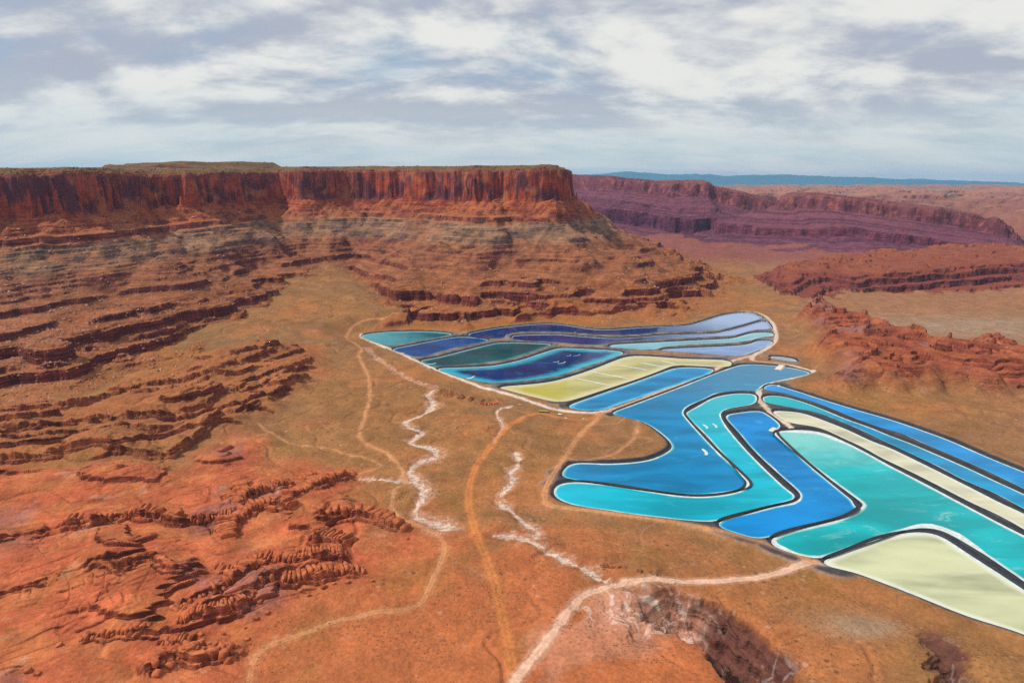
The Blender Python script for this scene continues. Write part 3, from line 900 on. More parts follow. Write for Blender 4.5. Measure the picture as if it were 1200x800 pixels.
for k, (key, _, hw, kind, lab) in enumerate(ROADS):
    b = P_BOX[key]
    j = np.nonzero((X > b[0]) & (X < b[1]) & (Y > b[2]) & (Y < b[3]))[0]
    hw = hw * .82
    d, t, sd = seg_dist(X[j], Y[j], LINES[key], False, 'all')
    dn = d + wig[j] * 1.9
    e = 1.0 if kind in ('pale', 'white', 'pink', 'red') else sstep(0, .03, t)
    core = sstep(hw + 1.3, hw - 1.3, dn) * e
    rut = np.exp(-((d - hw * .45) / (hw * .22)) ** 2)
    c = mixc(col[j], RC[kind] * .93, core * (.88 if kind in ('pale', 'white', 'pink') else .62 + .25 * np.clip(nB[j], -1, 1)))
    c = mixc(c, RC[kind] * 1.1, core * rut * .5)
    if kind in ('red', 'pink', 'dirt'):     # thrown-up verges
        c = mixc(c, RC[kind] * .72, np.exp(-((dn - hw - 2.2) / 1.3) ** 2) * .5)
    col[j] = c
    fid[j] = np.where(core > .5, 200 + k, fid[j])
    road_mask[j] = np.maximum(road_mask[j], core)
lum = (col @ np.array([.3, .55, .15]))[:, None]
col = np.clip(lum + (col - lum) * 1.12, .01, .85)
rock_attr = np.clip(np.maximum(np.where(ids > 0, np.maximum(rk1, .5 * sstep(190, 230, q) * sstep(480, 440, q)), 0), np.maximum(rocky, (sl + sr) * .35)) + gl * .5, 0, 1)
wing_attr = np.where(ids == 1, sstep(-2, 10, q) * sstep(134, 120, q) * np.clip(steep * 1.3, 0, 1), 0)
wing_attr = np.maximum(wing_attr, np.where((ids == 2) | (ids == 4), sstep(-2, 10, q) * sstep(150, 120, q) * steep * .6, 0))
soil_attr = np.clip((1 - rock_attr) * sstep(30, 60, dp) * (1 - road_mask) * (fid < 100), 0, 1)

# ------------------------------------------------------------------ materials
def terrain_material():
    m = bpy.data.materials.new('desert_ground')
    m.use_nodes = True
    g = NT(m.node_tree)
    pos = g.n('ShaderNodeNewGeometry').outputs['Position']
    c = g.n('ShaderNodeAttribute', {'attribute_name': 'tint'}).outputs['Color']
    mk = g.n('ShaderNodeAttribute', {'attribute_name': 'mask'}).outputs['Color']
    s = g.n('ShaderNodeSeparateColor', None, i0=mk)
    rock, wing, soil = s.outputs[0], s.outputs[1], s.outputs[2]
    am = g.math('ADD', .20, g.math('MULTIPLY', rock, .24))
    n1 = g.math('ADD', 1.0, g.math('MULTIPLY', am, g.rng(g.noise(pos, 1 / 45, 9.0, .74), .3, .7, -1.0, 1.0)))
    n2 = g.rng(g.noise(pos, 1 / 5, 6.0, .75), .3, .7, .80, 1.20)
    c = g.mix(1.0, c, g.n('ShaderNodeCombineXYZ', None, i0=n1, i1=n1, i2=n1).outputs[0], 'MULTIPLY')
    c = g.mix(1.0, c, g.n('ShaderNodeCombineXYZ', None, i0=n2, i1=n2, i2=n2).outputs[0], 'MULTIPLY')
    bedn = g.noise(g.vmul(pos, (1 / 110, 1 / 110, 1 / 4.2)), 1.0, 5.0, .62, .15)
    bed = g.rng(bedn, .34, .66, .52, 1.36)
    rock = g.math('MULTIPLY', rock, g.math('SUBTRACT', 1.0, g.math('MULTIPLY', wing, .85)))
    bedc = g.mix(1.0, c, g.n('ShaderNodeCombineXYZ', None, i0=bed, i1=bed, i2=bed).outputs[0], 'MULTIPLY')
    c = g.mix(rock, c, bedc)
    # desert varnish runs down the sandstone
    st = g.noise(g.vmul(pos, (1 / 16, 1 / 16, 1 / 190)), 1.0, 5.0, .62, .2)
    pat = g.noise(pos, 1 / 120, 3.0, .5)
    v = g.math('MULTIPLY', g.rng(g.math('ADD', g.math('MULTIPLY', st, .5), g.math('MULTIPLY', pat, .5)), .45, .55, 0.0, .9), wing)
    c = g.mix(v, c, (.085, .030, .042, 1))
    br = g.math('MULTIPLY', g.rng(g.noise(pos, 1 / 90, 3.0, .5), .56, .68, 0.0, .7), wing)
    c = g.mix(br, c, (.42, .15, .06, 1))
    # low scrub and stones as specks too small to model
    vo = g.n('ShaderNodeTexVoronoi', {'feature': 'F1'}, Vector=pos, Scale=1 / 5.5)
    sh = g.math('MULTIPLY', g.math('MULTIPLY', g.rng(vo.outputs['Distance'], .16, .30, 1.0, 0.0), g.rng(g.noise(pos, 1 / 110, 4.0), .40, .62, .1, .7)), soil)
    c = g.mix(sh, c, (.085, .065, .030, 1))
    vo2 = g.n('ShaderNodeTexVoronoi', {'feature': 'F1'}, Vector=pos, Scale=1 / 9.0)
    st2 = g.math('MULTIPLY', g.math('MULTIPLY', g.rng(vo2.outputs['Distance'], .10, .2, 1.0, 0.0), g.rng(g.noise(pos, 1 / 140, 3.0), .5, .66, 0., .55)), soil)
    c = g.mix(st2, c, (.44, .27, .18, 1))
    vo3 = g.n('ShaderNodeTexVoronoi', {'feature': 'F1'}, Vector=pos, Scale=1 / 15.0)
    cellr = g.n('ShaderNodeSeparateColor', None, i0=vo3.outputs['Color']).outputs[0]
    s3 = g.math('MULTIPLY', g.math('MULTIPLY', g.rng(vo3.outputs['Distance'], .12, .24, 1.0, 0.0), g.rng(g.noise(pos, 1 / 180, 4.0), .44, .62, 0.0, .8)), soil)
    c = g.mix(s3, c, g.mix(g.rng(cellr, .45, .55, 0.0, 1.0), (.10, .055, .032, 1), (.42, .25, .16, 1)))
    hgt = g.math('ADD', g.math('MULTIPLY', g.noise(pos, 1 / 7.0, 6.0, .62), 2.2), g.math('MULTIPLY', g.math('MULTIPLY', bedn, rock), 5.0))
    hgt = g.math('ADD', hgt, g.math('MULTIPLY', g.math('MULTIPLY', st, wing), 9.0))
    bump = g.n('ShaderNodeBump', None, Strength=.9, Distance=1.3, Height=hgt)
    b = g.n('ShaderNodeBsdfPrincipled', None, Base_Color=c, Roughness=.95, Normal=bump.outputs[0])
    b.inputs['Specular IOR Level'].default_value = .12
    g.n('ShaderNodeOutputMaterial', None, Surface=b)
    return m


def plain(name, rgb, rough=.8, var=.25, scale=.4, spec=.3, bump=0.0):
    m = bpy.data.materials.new(name)
    m.use_nodes = True
    g = NT(m.node_tree)
    pos = g.n('ShaderNodeNewGeometry').outputs['Position']
    f = g.rng(g.noise(pos, scale, 5.0, .6), .3, .7, 1 - var, 1 + var)
    c = g.mix(1.0, (*rgb, 1), g.n('ShaderNodeCombineXYZ', None, i0=f, i1=f, i2=f).outputs[0], 'MULTIPLY')
    b = g.n('ShaderNodeBsdfPrincipled', None, Base_Color=c, Roughness=rough)
    b.inputs['Specular IOR Level'].default_value = spec
    if bump:
        bp = g.n('ShaderNodeBump', None, Strength=.8, Distance=bump, Height=g.noise(pos, scale * 1.7, 6.0, .6))
        g.set(b.inputs['Normal'], bp.outputs[0])
    g.n('ShaderNodeOutputMaterial', None, Surface=b)
    return m


GROUND = terrain_material()
SALT = plain('salt_crust', (.52, .58, .57), .9, .18, .12)
LINER = plain('black_pond_liner', (.022, .024, .030), .55, .3, .2, .3)

# ------------------------------------------------------------------ cut the sheet into its named pieces
vid = np.arange(NC * NR).reshape(NC, NR)
Q = np.stack([vid[:-1, :-1], vid[1:, :-1], vid[1:, 1:], vid[:-1, 1:]], -1).reshape(-1, 4)
corner = Q[:, 0]
lab_v = np.zeros(X.shape, np.int16)
lab_v = np.where(ids == 1, 1, lab_v)
lab_v = np.where(ids == 2, 2, lab_v)
lab_v = np.where(ids == 4, 3, lab_v)
lab_v = np.where(ids == 3, 4, lab_v)
lab_v = np.where((ids == 0) & (A['far'] > .5), 5, lab_v)
lab_v = np.where(A['mt'] > .05, 6, lab_v)
lab_v = np.where((ids == 0) & (sr > .5), 7, lab_v)
lab_v = np.where((ids == 0) & (sl > .5), 8, lab_v)
lab_v = np.where((ids == 0) & (bl > .5) & (sl <= .5), 9, lab_v)
lab_v = np.where(gl > .4, 10, lab_v)
lab_v = np.where((dp < 24) & ((dp2 < 60) | (dp < 14)), 11, lab_v)
lab_v = np.where(fid >= 100, fid, lab_v)
lab_f = lab_v[corner]
# fully sunk faces under the ponds stay as pond bed with the dikes
NAMES = {0: ('ground', 'orange brown desert valley floor with scattered scrub'),
         1: ('mesa', 'great red sandstone mesa with sheer cliffs and ledgy slopes behind the ponds'),
         2: ('far_mesa', 'distant purple mesa wall on the skyline behind the promontory'),
         3: ('far_ridge', 'distant purple fluted cliff ridge on the right skyline'),
         4: ('scarp', 'low dark red ledgy scarp beyond the eastern flats'),
         5: ('plateau', 'hummocky rusty plateau in the far distance'),
         6: ('mountains', 'hazy blue mountain range on the horizon'),
         7: ('slickrock_hills', 'red rounded slickrock hummocks east of the ponds'),
         8: ('bedrock', 'red jointed sandstone pavement in the near ground'),
         9: ('rock_bench', 'dark red layered rock benches below the left slope'),
         10: ('gully', 'dark eroded gully with salt streaks beside the pale gravel road'),
         11: ('dikes', 'dark lined earth dikes dividing the evaporation ponds')}
for k, rec in enumerate(WASHES):
    NAMES[100 + k] = ('wash', rec[3])
for k, rec in enumerate(ROADS):
    NAMES[200 + k] = ('road', rec[4])


def sheet(name, faces):
    used = np.unique(faces)
    mp = np.zeros(NC * NR, np.int64)
    mp[used] = np.arange(len(used))
    f = mp[faces]
    me = bpy.data.meshes.new(name)
    me.vertices.add(len(used))
    me.vertices.foreach_set('co', V[used].astype(np.float32).ravel())
    me.loops.add(f.size)
    me.loops.foreach_set('vertex_index', f.ravel().astype(np.int32))
    me.polygons.add(len(f))
    me.polygons.foreach_set('loop_start', np.arange(0, f.size, 4, dtype=np.int32))
    me.polygons.foreach_set('use_smooth', np.ones(len(f), bool))
    ca = me.attributes.new('tint', 'FLOAT_COLOR', 'POINT')
    ca.data.foreach_set('color', np.concatenate([col[used], np.ones((len(used), 1))], 1).astype(np.float32).ravel())
    cb = me.attributes.new('mask', 'FLOAT_COLOR', 'POINT')
    cb.data.foreach_set('color', np.stack([rock_attr[used], wing_attr[used], soil_attr[used], np.ones(len(used))], 1).astype(np.float32).ravel())
    me.update(calc_edges=True)
    me.materials.append(GROUND)
    me.normals_split_custom_set_from_vertices(N[used].astype(np.float32))
    return me


for lab in np.unique(lab_f):
    fs = Q[lab_f == lab]
    nm, lb = NAMES[int(lab)]
    o = link(nm, sheet(nm, fs))
    tag(o, lb, kind='structure')

# ------------------------------------------------------------------ ponds
def water_material(key, deep, shallow, width, extra=None):
    m = bpy.data.materials.new('brine_' + key)
    m.use_nodes = True
    g = NT(m.node_tree)
    pos = g.n('ShaderNodeNewGeometry').outputs['Position']
    e = g.n('ShaderNodeAttribute', {'attribute_name': 'shore'}).outputs['Fac']
    nz = g.noise(pos, 1 / 45, 4.0, .55)
    ee = g.math('ADD', e, g.math('MULTIPLY', g.math('SUBTRACT', nz, .5), width * .9))
    f = g.rng(ee, width * .1, width, 1.0, 0.0)
    dv = g.rng(g.noise(g.vmul(pos, (1 / 160, 1 / 60, 1)), 1.0, 4.0, .5, .4), .3, .7, .72, 1.24)
    d = g.mix(1.0, (*deep, 1), g.n('ShaderNodeCombineXYZ', None, i0=dv, i1=dv, i2=dv).outputs[0], 'MULTIPLY')
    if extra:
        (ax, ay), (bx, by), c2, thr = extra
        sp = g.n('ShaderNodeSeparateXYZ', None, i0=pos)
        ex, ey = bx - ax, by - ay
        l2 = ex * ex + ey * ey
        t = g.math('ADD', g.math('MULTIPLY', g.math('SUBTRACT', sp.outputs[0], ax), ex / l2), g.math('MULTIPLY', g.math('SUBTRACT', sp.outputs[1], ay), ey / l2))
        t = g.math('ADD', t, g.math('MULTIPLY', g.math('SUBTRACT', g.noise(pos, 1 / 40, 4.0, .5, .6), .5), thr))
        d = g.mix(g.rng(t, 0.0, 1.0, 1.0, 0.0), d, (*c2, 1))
    wisp = g.rng(g.noise(g.vmul(pos, (1 / 70, 1 / 26, 1)), 1.0, 7.0, .62, 1.2), .56, .74, 0.0, .30)
    c = g.mix(f, g.mix(wisp, d, (*shallow, 1)), (*shallow, 1))
    wav = g.noise(pos, 1 / 3.0, 3.0, .5)
    bp = g.n('ShaderNodeBump', None, Strength=.06, Distance=.5, Height=wav)
    b = g.n('ShaderNodeBsdfPrincipled', None, Base_Color=c, Roughness=.09, Normal=bp.outputs[0])
    b.inputs['IOR'].default_value = 1.33
    b.inputs['Specular IOR Level'].default_value = (.35 if key in ('p7', 'p8') else .6) if key in ('p7', 'p8', 'p9', 'p10') else .18 if int(key[1:]) < 11 else .14
    g.n('ShaderNodeOutputMaterial', None, Surface=b)
    return m


def offset(P, w):
    """offset a closed outline by w to its left or right (positive = inward for counter-clockwise)"""
    A_ = np.roll(P, 1, 0); B_ = np.roll(P, -1, 0)
    t = B_ - A_
    t /= np.linalg.norm(t, axis=1, keepdims=True) + 1e-9
    n = np.stack([-t[:, 1], t[:, 0]], 1)
    w = np.broadcast_to(w, (len(P),))
    return P + n * w[:, None]


def ccw(P):
    a = np.sum(P[:, 0] * np.roll(P[:, 1], -1) - np.roll(P[:, 0], -1) * P[:, 1])
    return P if a > 0 else P[::-1]


def ring(name, P, Q_, zp, zq):
    n = len(P)
    v = [(*p, zp) for p in P] + [(*p, zq) for p in Q_]
    f = [(i, (i + 1) % n, n + (i + 1) % n, n + i) for i in range(n)]
    return mesh(name, v, f, True)


EXTRA = {
 'p7': (on_plane(850, 372), on_plane(770, 386), (.22, .32, .52), .35),  # sky reflection put into the colour of the east end
 'p8': (on_plane(860, 389), on_plane(755, 397), (.22, .30, .54), .3),  # pale east end stands for mirrored sky, painted in
 'p5': (on_plane(590, 456), on_plane(720, 440), (.39, .355, .06), .5),
 'p14': (on_plane(925, 508), on_plane(985, 560), (.18, .50, .47), .9),
 'p17': (on_plane(900, 468), on_plane(1010, 500), (.0, .36, .38), .3),
 'p11': (on_plane(880, 430), on_plane(800, 520), (.035, .17, .30), .3),  # greyer far end is reflected sky put into the colour
 'p12': (on_plane(850, 462), on_plane(850, 545), (.02, .36, .44), .3),
 'p1': (on_plane(430, 394), on_plane(520, 392), (.06, .30, .36), .4),
}


def strip(name, line, hw, z, h=0.0):
    """a low ridge along a line"""
    P = np.array(line, float)
    t = np.gradient(P, axis=0); t /= np.linalg.norm(t, axis=1, keepdims=True) + 1e-9
    n = np.stack([-t[:, 1], t[:, 0]], 1)
    k = np.linspace(0, 1, len(P)); ww = hw * np.minimum(1, .35 + 4 * np.minimum(k, 1 - k))
    v, f = [], []
    for i in range(len(P)):
        a, b = P[i] + n[i] * ww[i], P[i] - n[i] * ww[i]
        v += [(*a, z), (*P[i], z + h), (*b, z)]
        if i:
            f += [(3 * i - 3, 3 * i, 3 * i + 1, 3 * i - 2), (3 * i - 2, 3 * i + 1, 3 * i + 2, 3 * i - 1)]
    return mesh(name, v, f, True)


rs = np.random.RandomState(5)
for key, pts, deep, shallow, sw, rw, lab in PONDS:
    P = ccw(POND_XY[key])
    base = bpy.data.objects.new('evaporation_pond', None)
    c0 = P.mean(0)
    COL.objects.link(base)
    tag(base, lab, 'pond', 'evaporation ponds')
    # interior points for the shore-distance attribute
    step = max(6.0, math.sqrt((np.ptp(P[:, 0]) * np.ptp(P[:, 1])) / 1500))
    gx, gy = np.meshgrid(np.arange(P[:, 0].min(), P[:, 0].max(), step), np.arange(P[:, 1].min(), P[:, 1].max(), step))
    gx = gx.ravel() + rs.uniform(-.2, .2, gx.size) * step
    gy = gy.ravel() + rs.uniform(-.2, .2, gy.size) * step
    dd = -sdf(gx, gy, P)
    ins = dd > step * .45
    gx, gy, dd = gx[ins], gy[ins], dd[ins]
    pin = offset(P, np.minimum(3.0, step * .4))
    allp = [Vector(p) for p in P] + [Vector((a, b)) for a, b in zip(gx, gy)]
    n = len(P)
    r = geometry.delaunay_2d_cdt(allp, [(i, (i + 1) % n) for i in range(n)], [], 1, 1e-4)
    vv = np.array([(p.x, p.y) for p in r[0]])
    me = mesh('water', [(x_, y_, 0.0) for x_, y_ in vv], r[2])
    sh = np.maximum(-sdf(vv[:, 0], vv[:, 1], P), 0)
    at_ = me.attributes.new('shore', 'FLOAT', 'POINT')
    at_.data.foreach_set('value', sh.astype(np.float32))
    if len(me.polygons) and me.polygons[0].normal.z < 0:
        me.flip_normals()
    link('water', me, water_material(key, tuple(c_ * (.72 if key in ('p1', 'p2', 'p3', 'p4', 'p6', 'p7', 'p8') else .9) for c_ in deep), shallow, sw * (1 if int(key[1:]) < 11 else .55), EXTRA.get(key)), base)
    n_ = len(P)
    k = np.arange(n_)
    arc = np.concatenate([[0], np.cumsum(np.hypot(*np.diff(P, axis=0).T))])
    rag = fbm(arc, arc * 0 + 7.7 * len(pts), 60, 4, 300 + len(pts)) + .6 * fbm(arc, arc * 0 - 3.1, 14, 2, 301)
    wv = rw * (.30 if int(key[1:]) <= 10 else .33) * np.clip(1 + (1.3 if key != 'p14' else .5) * rag, .25, 4)
    if key == 'p14':      # broad salt flats on two shores
        for cx_, cy_, ws, wd in ((965, 509, 13, 55), (935, 506, 7, 30), (1125, 629, 9, 34), (1085, 616, 7, 30), (915, 640, 9, 16)):
            cc = np.array(on_plane(cx_, cy_))
            wv = wv + ws * np.exp(-np.sum((P - cc) ** 2, 1) / wd ** 2) * (1 + .2 * rag)
    link('salt_rim', ring('salt_rim', offset(P, -.8), offset(P, wv), .45, .06), SALT, base)
    link('liner_bank', ring('liner_bank', offset(P, -.8), offset(P, -4.8), .48, 2.7), LINER, base)
    if key == 'p5':
        for a, b in (((675,443),(716,451.7)), ((692,435),(738,443.8)), ((725,427.5),(762,434)), ((750,424.8),(782,430.4)), ((775,422.6),(793,426.5))):
            A0, B0 = np.array(on_plane(*a)), np.array(on_plane(*b))
            link('salt_ridge', strip('salt_ridge', [A0 + (B0 - A0) * t for t in np.linspace(0, 1, 9)], 2.6, .05, .35), SALT, base)
    bars = {'p12': [((824,497),(828,502),.8), ((835,496),(839,501),.7)], 'p11': [((823,525.5),(827,533),1.0)],
            'p4': [((648,424),(655,423),.5), ((653,426),(663,423.5),.5), ((664,417),(669,415.6),.35), ((672,417),(680,415),.35), ((544,444),(556,440.5),.9)],
            'p7': [((658,391.2),(675,389.2),.7)], 'p3': [((500,426.5),(511,425.2),.7)], 'p2': [((466,413),(474,413.2),.6)],
            'p11b': []}.get(key, [])
    for a, b, s in bars:
        A0, B0 = np.array(on_plane(*a)), np.array(on_plane(*b))
        mid_ = (A0 + B0) / 2 + np.array([3, -3])
        link('salt_bar', strip('salt_bar', smooth_line([A0, mid_, B0], 6), 2.6 * s, .02, .3), SALT, base)

# gravel jetties
def jetty(a, b, hw, label):
    A0, B0 = np.array(on_plane(*a)), np.array(on_plane(*b))
    pts = [A0 + (B0 - A0) * t for t in np.linspace(0, 1, 8)]
    P = np.array(pts); t = (B0 - A0) / np.linalg.norm(B0 - A0); n = np.array([-t[1], t[0]])
    v, f = [], []
    for i, p in enumerate(P):
        w = hw * (1 + .12 * math.sin(i * 2.1)); top = 3.6 - 3.3 * (i / 7) ** 1.5
        for s, zz in ((-1.7, -1), (-1, top), (1, top), (1.7, -1)):
            v.append((*(p + n * w * s), zz))
        if i:
            for kk in range(3):
                a_ = 4 * (i - 1) + kk
                f.append((a_, a_ + 1, a_ + 5, a_ + 4))
    f.append((28, 29, 30, 31))
    o = link('jetty', mesh('jetty', v, f), plain('jetty_gravel', (.60, .52, .45), .9, .2, .2))
    tag(o, label, 'jetty')


jetty((917, 428.5), (911, 433), 6, 'short pale gravel jetty in the steel blue pond')
jetty((912, 448.5), (916, 453), 6, 'short pale gravel ramp at the head of the vivid blue pond')
jetty((908, 503), (903, 505), 4, 'stubby pale gravel spit in the azure pond')

# ------------------------------------------------------------------ rock outcrops made of jointed blocks
ROCK = plain('red_sandstone', (.38, .108, .044), .95, .38, .16, .1, .9)


def block_mesh(seed):
    """rounded, weathered joint block"""
    r = np.random.RandomState(seed)
    n = 5
    v, idx, f = [], {}, []
    def key(p):
        k = tuple(np.round(p, 4))
        if k not in idx:
            idx[k] = len(v); v.append(np.array(p))
        return idx[k]
    lin_ = np.linspace(-1, 1, n)
    for ax in range(3):
        for s in (-1, 1):
            if ax == 2 and s == -1: continue
            for i in range(n - 1):
                for j in range(n - 1):
                    q_ = []
                    for a, b in ((i, j), (i + 1, j), (i + 1, j + 1), (i, j + 1)):
                        p = [0, 0, 0]; p[ax] = s; p[(ax + 1) % 3] = lin_[a]; p[(ax + 2) % 3] = lin_[b]
                        q_.append(key(p))
                    f.append(q_ if s > 0 else q_[::-1])
    v = np.array(v)
    pw = r.uniform(3.6, 5.5)
    ln = (np.abs(v) ** pw).sum(1) ** (1 / pw)
    v = v / ln[:, None]
    # knobbly weathering, a notch of softer bed, a slumped shoulder
    v[:, :2] *= 1 + .07 * r.randn(len(v), 1)
    v[:, 2] *= 1 + .08 * r.randn(len(v))
    zc = r.uniform(-.3, .3)
    v[:, :2] *= (1 - .16 * np.exp(-((v[:, 2] - zc) / .18) ** 2))[:, None]
    v[:, 2] += .18 * r.uniform(-1, 1) * v[:, 0] + .18 * r.uniform(-1, 1) * v[:, 1]
    me = mesh('block', v, f, True)
    me.materials.append(ROCK)
    return me


BLOCKS = [block_mesh(s) for s in range(14)]
OUTCROPS = [  # line, number of blocks, block size (m), rows, label
 ([(64,621),(100,618),(137,612),(160,611),(182,611),(206,619)], 26, 4.6, 1, 'long low ledge of rounded red blocks at the left, above the pale slickrock'),
 ([(224,616),(240,616),(255,613),(272,611)], 14, 5.2, 1, 'short wall of bulbous red blocks right of the long low ledge'),
 ([(278,590),(284,580),(290,572),(297,563)], 10, 5.2, 1, 'small rib of stacked red blocks climbing away behind the ledges'),
 ([(279,596),(300,585),(325,578),(346,571)], 15, 5.4, 1, 'red block rib slanting up towards the long hogback'),
 ([(338,592),(358,582),(380,573),(400,564),(419,556)], 20, 4.2, 1, 'thin straight hogback of red slabs pointing at the salt wash'),
 ([(277,638),(277,622),(284,614),(303,607),(323,602),(338,605)], 20, 5.0, 1, 'hooked red block ledge round a sandy hollow'),
 ([(364,618),(385,617),(405,615),(427,613),(450,620),(474,626)], 24, 4.8, 2, 'rugged red block wall standing nearest the winding dirt road'),
 ([(360,636),(375,640),(390,643),(404,648)], 12, 4.8, 1, 'stub of red blocks tucked under the rugged block wall'),
 ([(206,724),(232,713),(261,703),(285,692),(304,680),(316,668)], 40, 4.2, 2, 'curved wall of tightly jointed purple red fins, lower left'),
 ([(206,737),(240,732),(270,727),(298,714),(312,698)], 26, 3.8, 1, 'lower step of square orange blocks below the jointed fins'),
 ([(250,672),(280,670),(310,664),(340,666),(370,664),(408,658)], 34, 4.6, 1, 'upper rank of broad rounded fins along the sandy flat'),
 ([(318,697),(345,693),(375,686),(400,681),(428,676)], 30, 4.4, 2, 'dark undercut ledge of red fins ending in a blunt point'),
 ([(182,794),(205,780),(222,771),(245,770),(262,772),(279,774)], 36, 3.6, 3, 'jumbled heap of red boulders at the bottom left'),
 ([(188,766),(205,764),(222,762)], 14, 3.4, 2, 'cracked knob of red blocks above the boulder heap'),
 ([(92,757),(115,752),(145,750),(176,748)], 14, 3.0, 1, 'faint line of small red blocks on the left pavement'),
 ([(356,560),(364,556),(372,554)], 5, 4.6, 1, 'isolated cluster of red boulders above the hogback'),
 ([(283,605),(330,608),(338,610)], 4, 2.6, 1, 'few loose red blocks in the sandy hollow'),
 ([(560,473),(575,474),(590,472)], 9, 5.5, 1, 'red rock bluff below the yellow pond corner'),
]
rnd = random.Random(12)


def place_on_floor(px, py):
    """where the sight line through a reference point meets the ground"""
    z_ = 0.0
    for _ in range(7):
        x_, y_ = on_plane(px, py, z_)
        z_ = .5 * z_ + .5 * float(height(x_, y_)[0])
    return on_plane(px, py, z_)


for pts, nb, size, rows, lab in OUTCROPS:
    if rows == 2:
        rows, nb = 1, int(nb * .62)
    P = smooth_line(L(*pts), 6)
    seg = np.hypot(*np.diff(P, axis=0).T); cum = np.concatenate([[0], np.cumsum(seg)])
    xs, ys, an, rw_, ex_ = [], [], [], [], []
    spc = cum[-1] / nb * .5 * rows
    for i in range(nb):
        row = i % rows
        t = (i + .5 + rnd.uniform(-.12, .12)) / nb * cum[-1]
        k = min(int(np.searchsorted(cum, t)) - 1, len(P) - 2); k = max(k, 0)
        f_ = (t - cum[k]) / max(seg[k], 1e-6)
        p = P[k] + (P[k + 1] - P[k]) * f_
        tv = (P[k + 1] - P[k]) / max(seg[k], 1e-6)
        nv = np.array([-tv[1], tv[0]])
        xl = size * rnd.uniform(1.7, 3.0) if rows < 3 else size
        off = (xl - size * rnd.uniform(.1, .7) - row * size * 1.25) if rows < 3 else size * (.55 + (row - .8) * 1.7) + rnd.uniform(-.4, .5) * size
        p = p + nv * off
        xs.append(p[0]); ys.append(p[1]); an.append(math.atan2(nv[1], nv[0]) + rnd.uniform(-.14, .14)); rw_.append((row, xl))
        ex_.append(p - nv * (off - 2.5) if rows < 3 else p)
    zs = height(np.array([e_[0] for e_ in ex_]), np.array([e_[1] for e_ in ex_]))
    root = bpy.data.objects.new('rock_outcrop', None)
    j0 = len(xs) // 2
    root.location = (xs[j0], ys[j0], float(zs[j0]))
    COL.objects.link(root)
    tag(root, lab, 'rock outcrop', 'jointed sandstone outcrops')
    for x_, y_, z_, a_, (row, xl) in zip(xs, ys, zs, an, rw_):
        b = bpy.data.objects.new('block', BLOCKS[rnd.randrange(len(BLOCKS))])
        zl = size * rnd.uniform(1.3, 1.8)
        s = size * rnd.uniform(.8, 1.22) * (1 if rows < 3 else rnd.choice((.6, .9, 1.3)))
        b.parent = root
        b.location = (x_ - root.location.x, y_ - root.location.y, float(z_) - root.location.z + (zl * -.88 + s * rnd.uniform(.1, .4) if rows < 3 else s * rnd.uniform(-.25, .1)))
        heap = rows == 3
        b.rotation_euler = (rnd.uniform(-.06, .06), rnd.uniform(.08, .2) if not heap else rnd.uniform(-.4, .4), a_ if not heap else rnd.uniform(0, 6.3))
        b.scale = (xl if not heap else s * rnd.uniform(.8, 1.3), spc * rnd.uniform(.92, 1.12) if not heap else s * .9, zl if not heap else s * rnd.uniform(.8, 1.15))
        COL.objects.link(b)

LOOSE = [(306,716),(314,724),(322,708),(352,700),(362,703),(380,694),(392,690),(408,688),(436,684),(300,730),(288,738),(262,745),(236,748),(290,752),(340,612),(334,616),(478,634),(70,760),(34,790),(44,793)]
for px_, py_ in LOOSE:
    x_, y_ = on_plane(px_, py_)
    z_ = float(height(x_, y_)[0])
    b = link('boulder', BLOCKS[rnd.randrange(len(BLOCKS))])
    s_ = rnd.uniform(1.4, 2.8)
    b.location = (x_, y_, z_ + s_ * .35)
    b.scale = (s_ * rnd.uniform(.9, 1.4), s_, s_ * rnd.uniform(.6, .95))
    b.rotation_euler = (rnd.uniform(-.3, .3), rnd.uniform(-.3, .3), rnd.uniform(0, 6.3))
    tag(b, 'small loose red boulder lying below the jointed ledges', 'boulder', 'loose boulders below the ledges')

# loose boulders and scrub: far too many and too small to count
def scatter(name, n, xr, yr, accept, size, mat, label, seed, flat=.8, faces=None):
    r = np.random.RandomState(seed)
    u = r.uniform(0, 1, n * 6)
    Yr = 1 / (1 / yr[0] + u * (1 / yr[1] - 1 / yr[0]))
    Xr = r.uniform(xr[0], xr[1], n * 6) * Yr
    T = terrain(Xr, Yr, True)
    ok = np.nonzero(accept(Xr, Yr, T, r))[0][:n]
    x_, y_, z_ = Xr[ok], Yr[ok], T['z'][ok]
    octa = np.array([(1, 0, 0), (.3, .95, 0), (-.8, .6, 0), (-.8, -.6, 0), (.3, -.95, 0), (0.1, 0, 1.0), (.4, .45, .75), (-.5, -.2, .8)])
    tri = np.array([(0, 1, 6), (1, 2, 6), (2, 7, 5), (2, 3, 7), (3, 4, 7), (4, 0, 5), (0, 6, 5), (2, 5, 6), (4, 5, 7)])
    k = len(ok)
    s = size[0] * (size[1] / size[0]) ** (r.uniform(0, 1, k) ** 2.2)
    a = r.uniform(0, 6.28, k)
    jit = 1 + .25 * r.randn(k, len(octa), 1)
    p = octa[None] * jit * s[:, None, None]
    ca, sa = np.cos(a)[:, None], np.sin(a)[:, None]
    vx = p[..., 0] * ca - p[..., 1] * sa + x_[:, None]
    vy = p[..., 0] * sa + p[..., 1] * ca + y_[:, None]
    vz = p[..., 2] * flat + z_[:, None] - .15 * s[:, None]
    vv = np.stack([vx, vy, vz], -1).reshape(-1, 3)
    ff = (tri[None] + (np.arange(k) * len(octa))[:, None, None]).reshape(-1, 3)
    me = bpy.data.meshes.new(name)
    me.from_pydata(vv.tolist(), [], ff.tolist())
    me.update()
    o = link(name, me, mat)
    tag(o, label, kind='stuff')


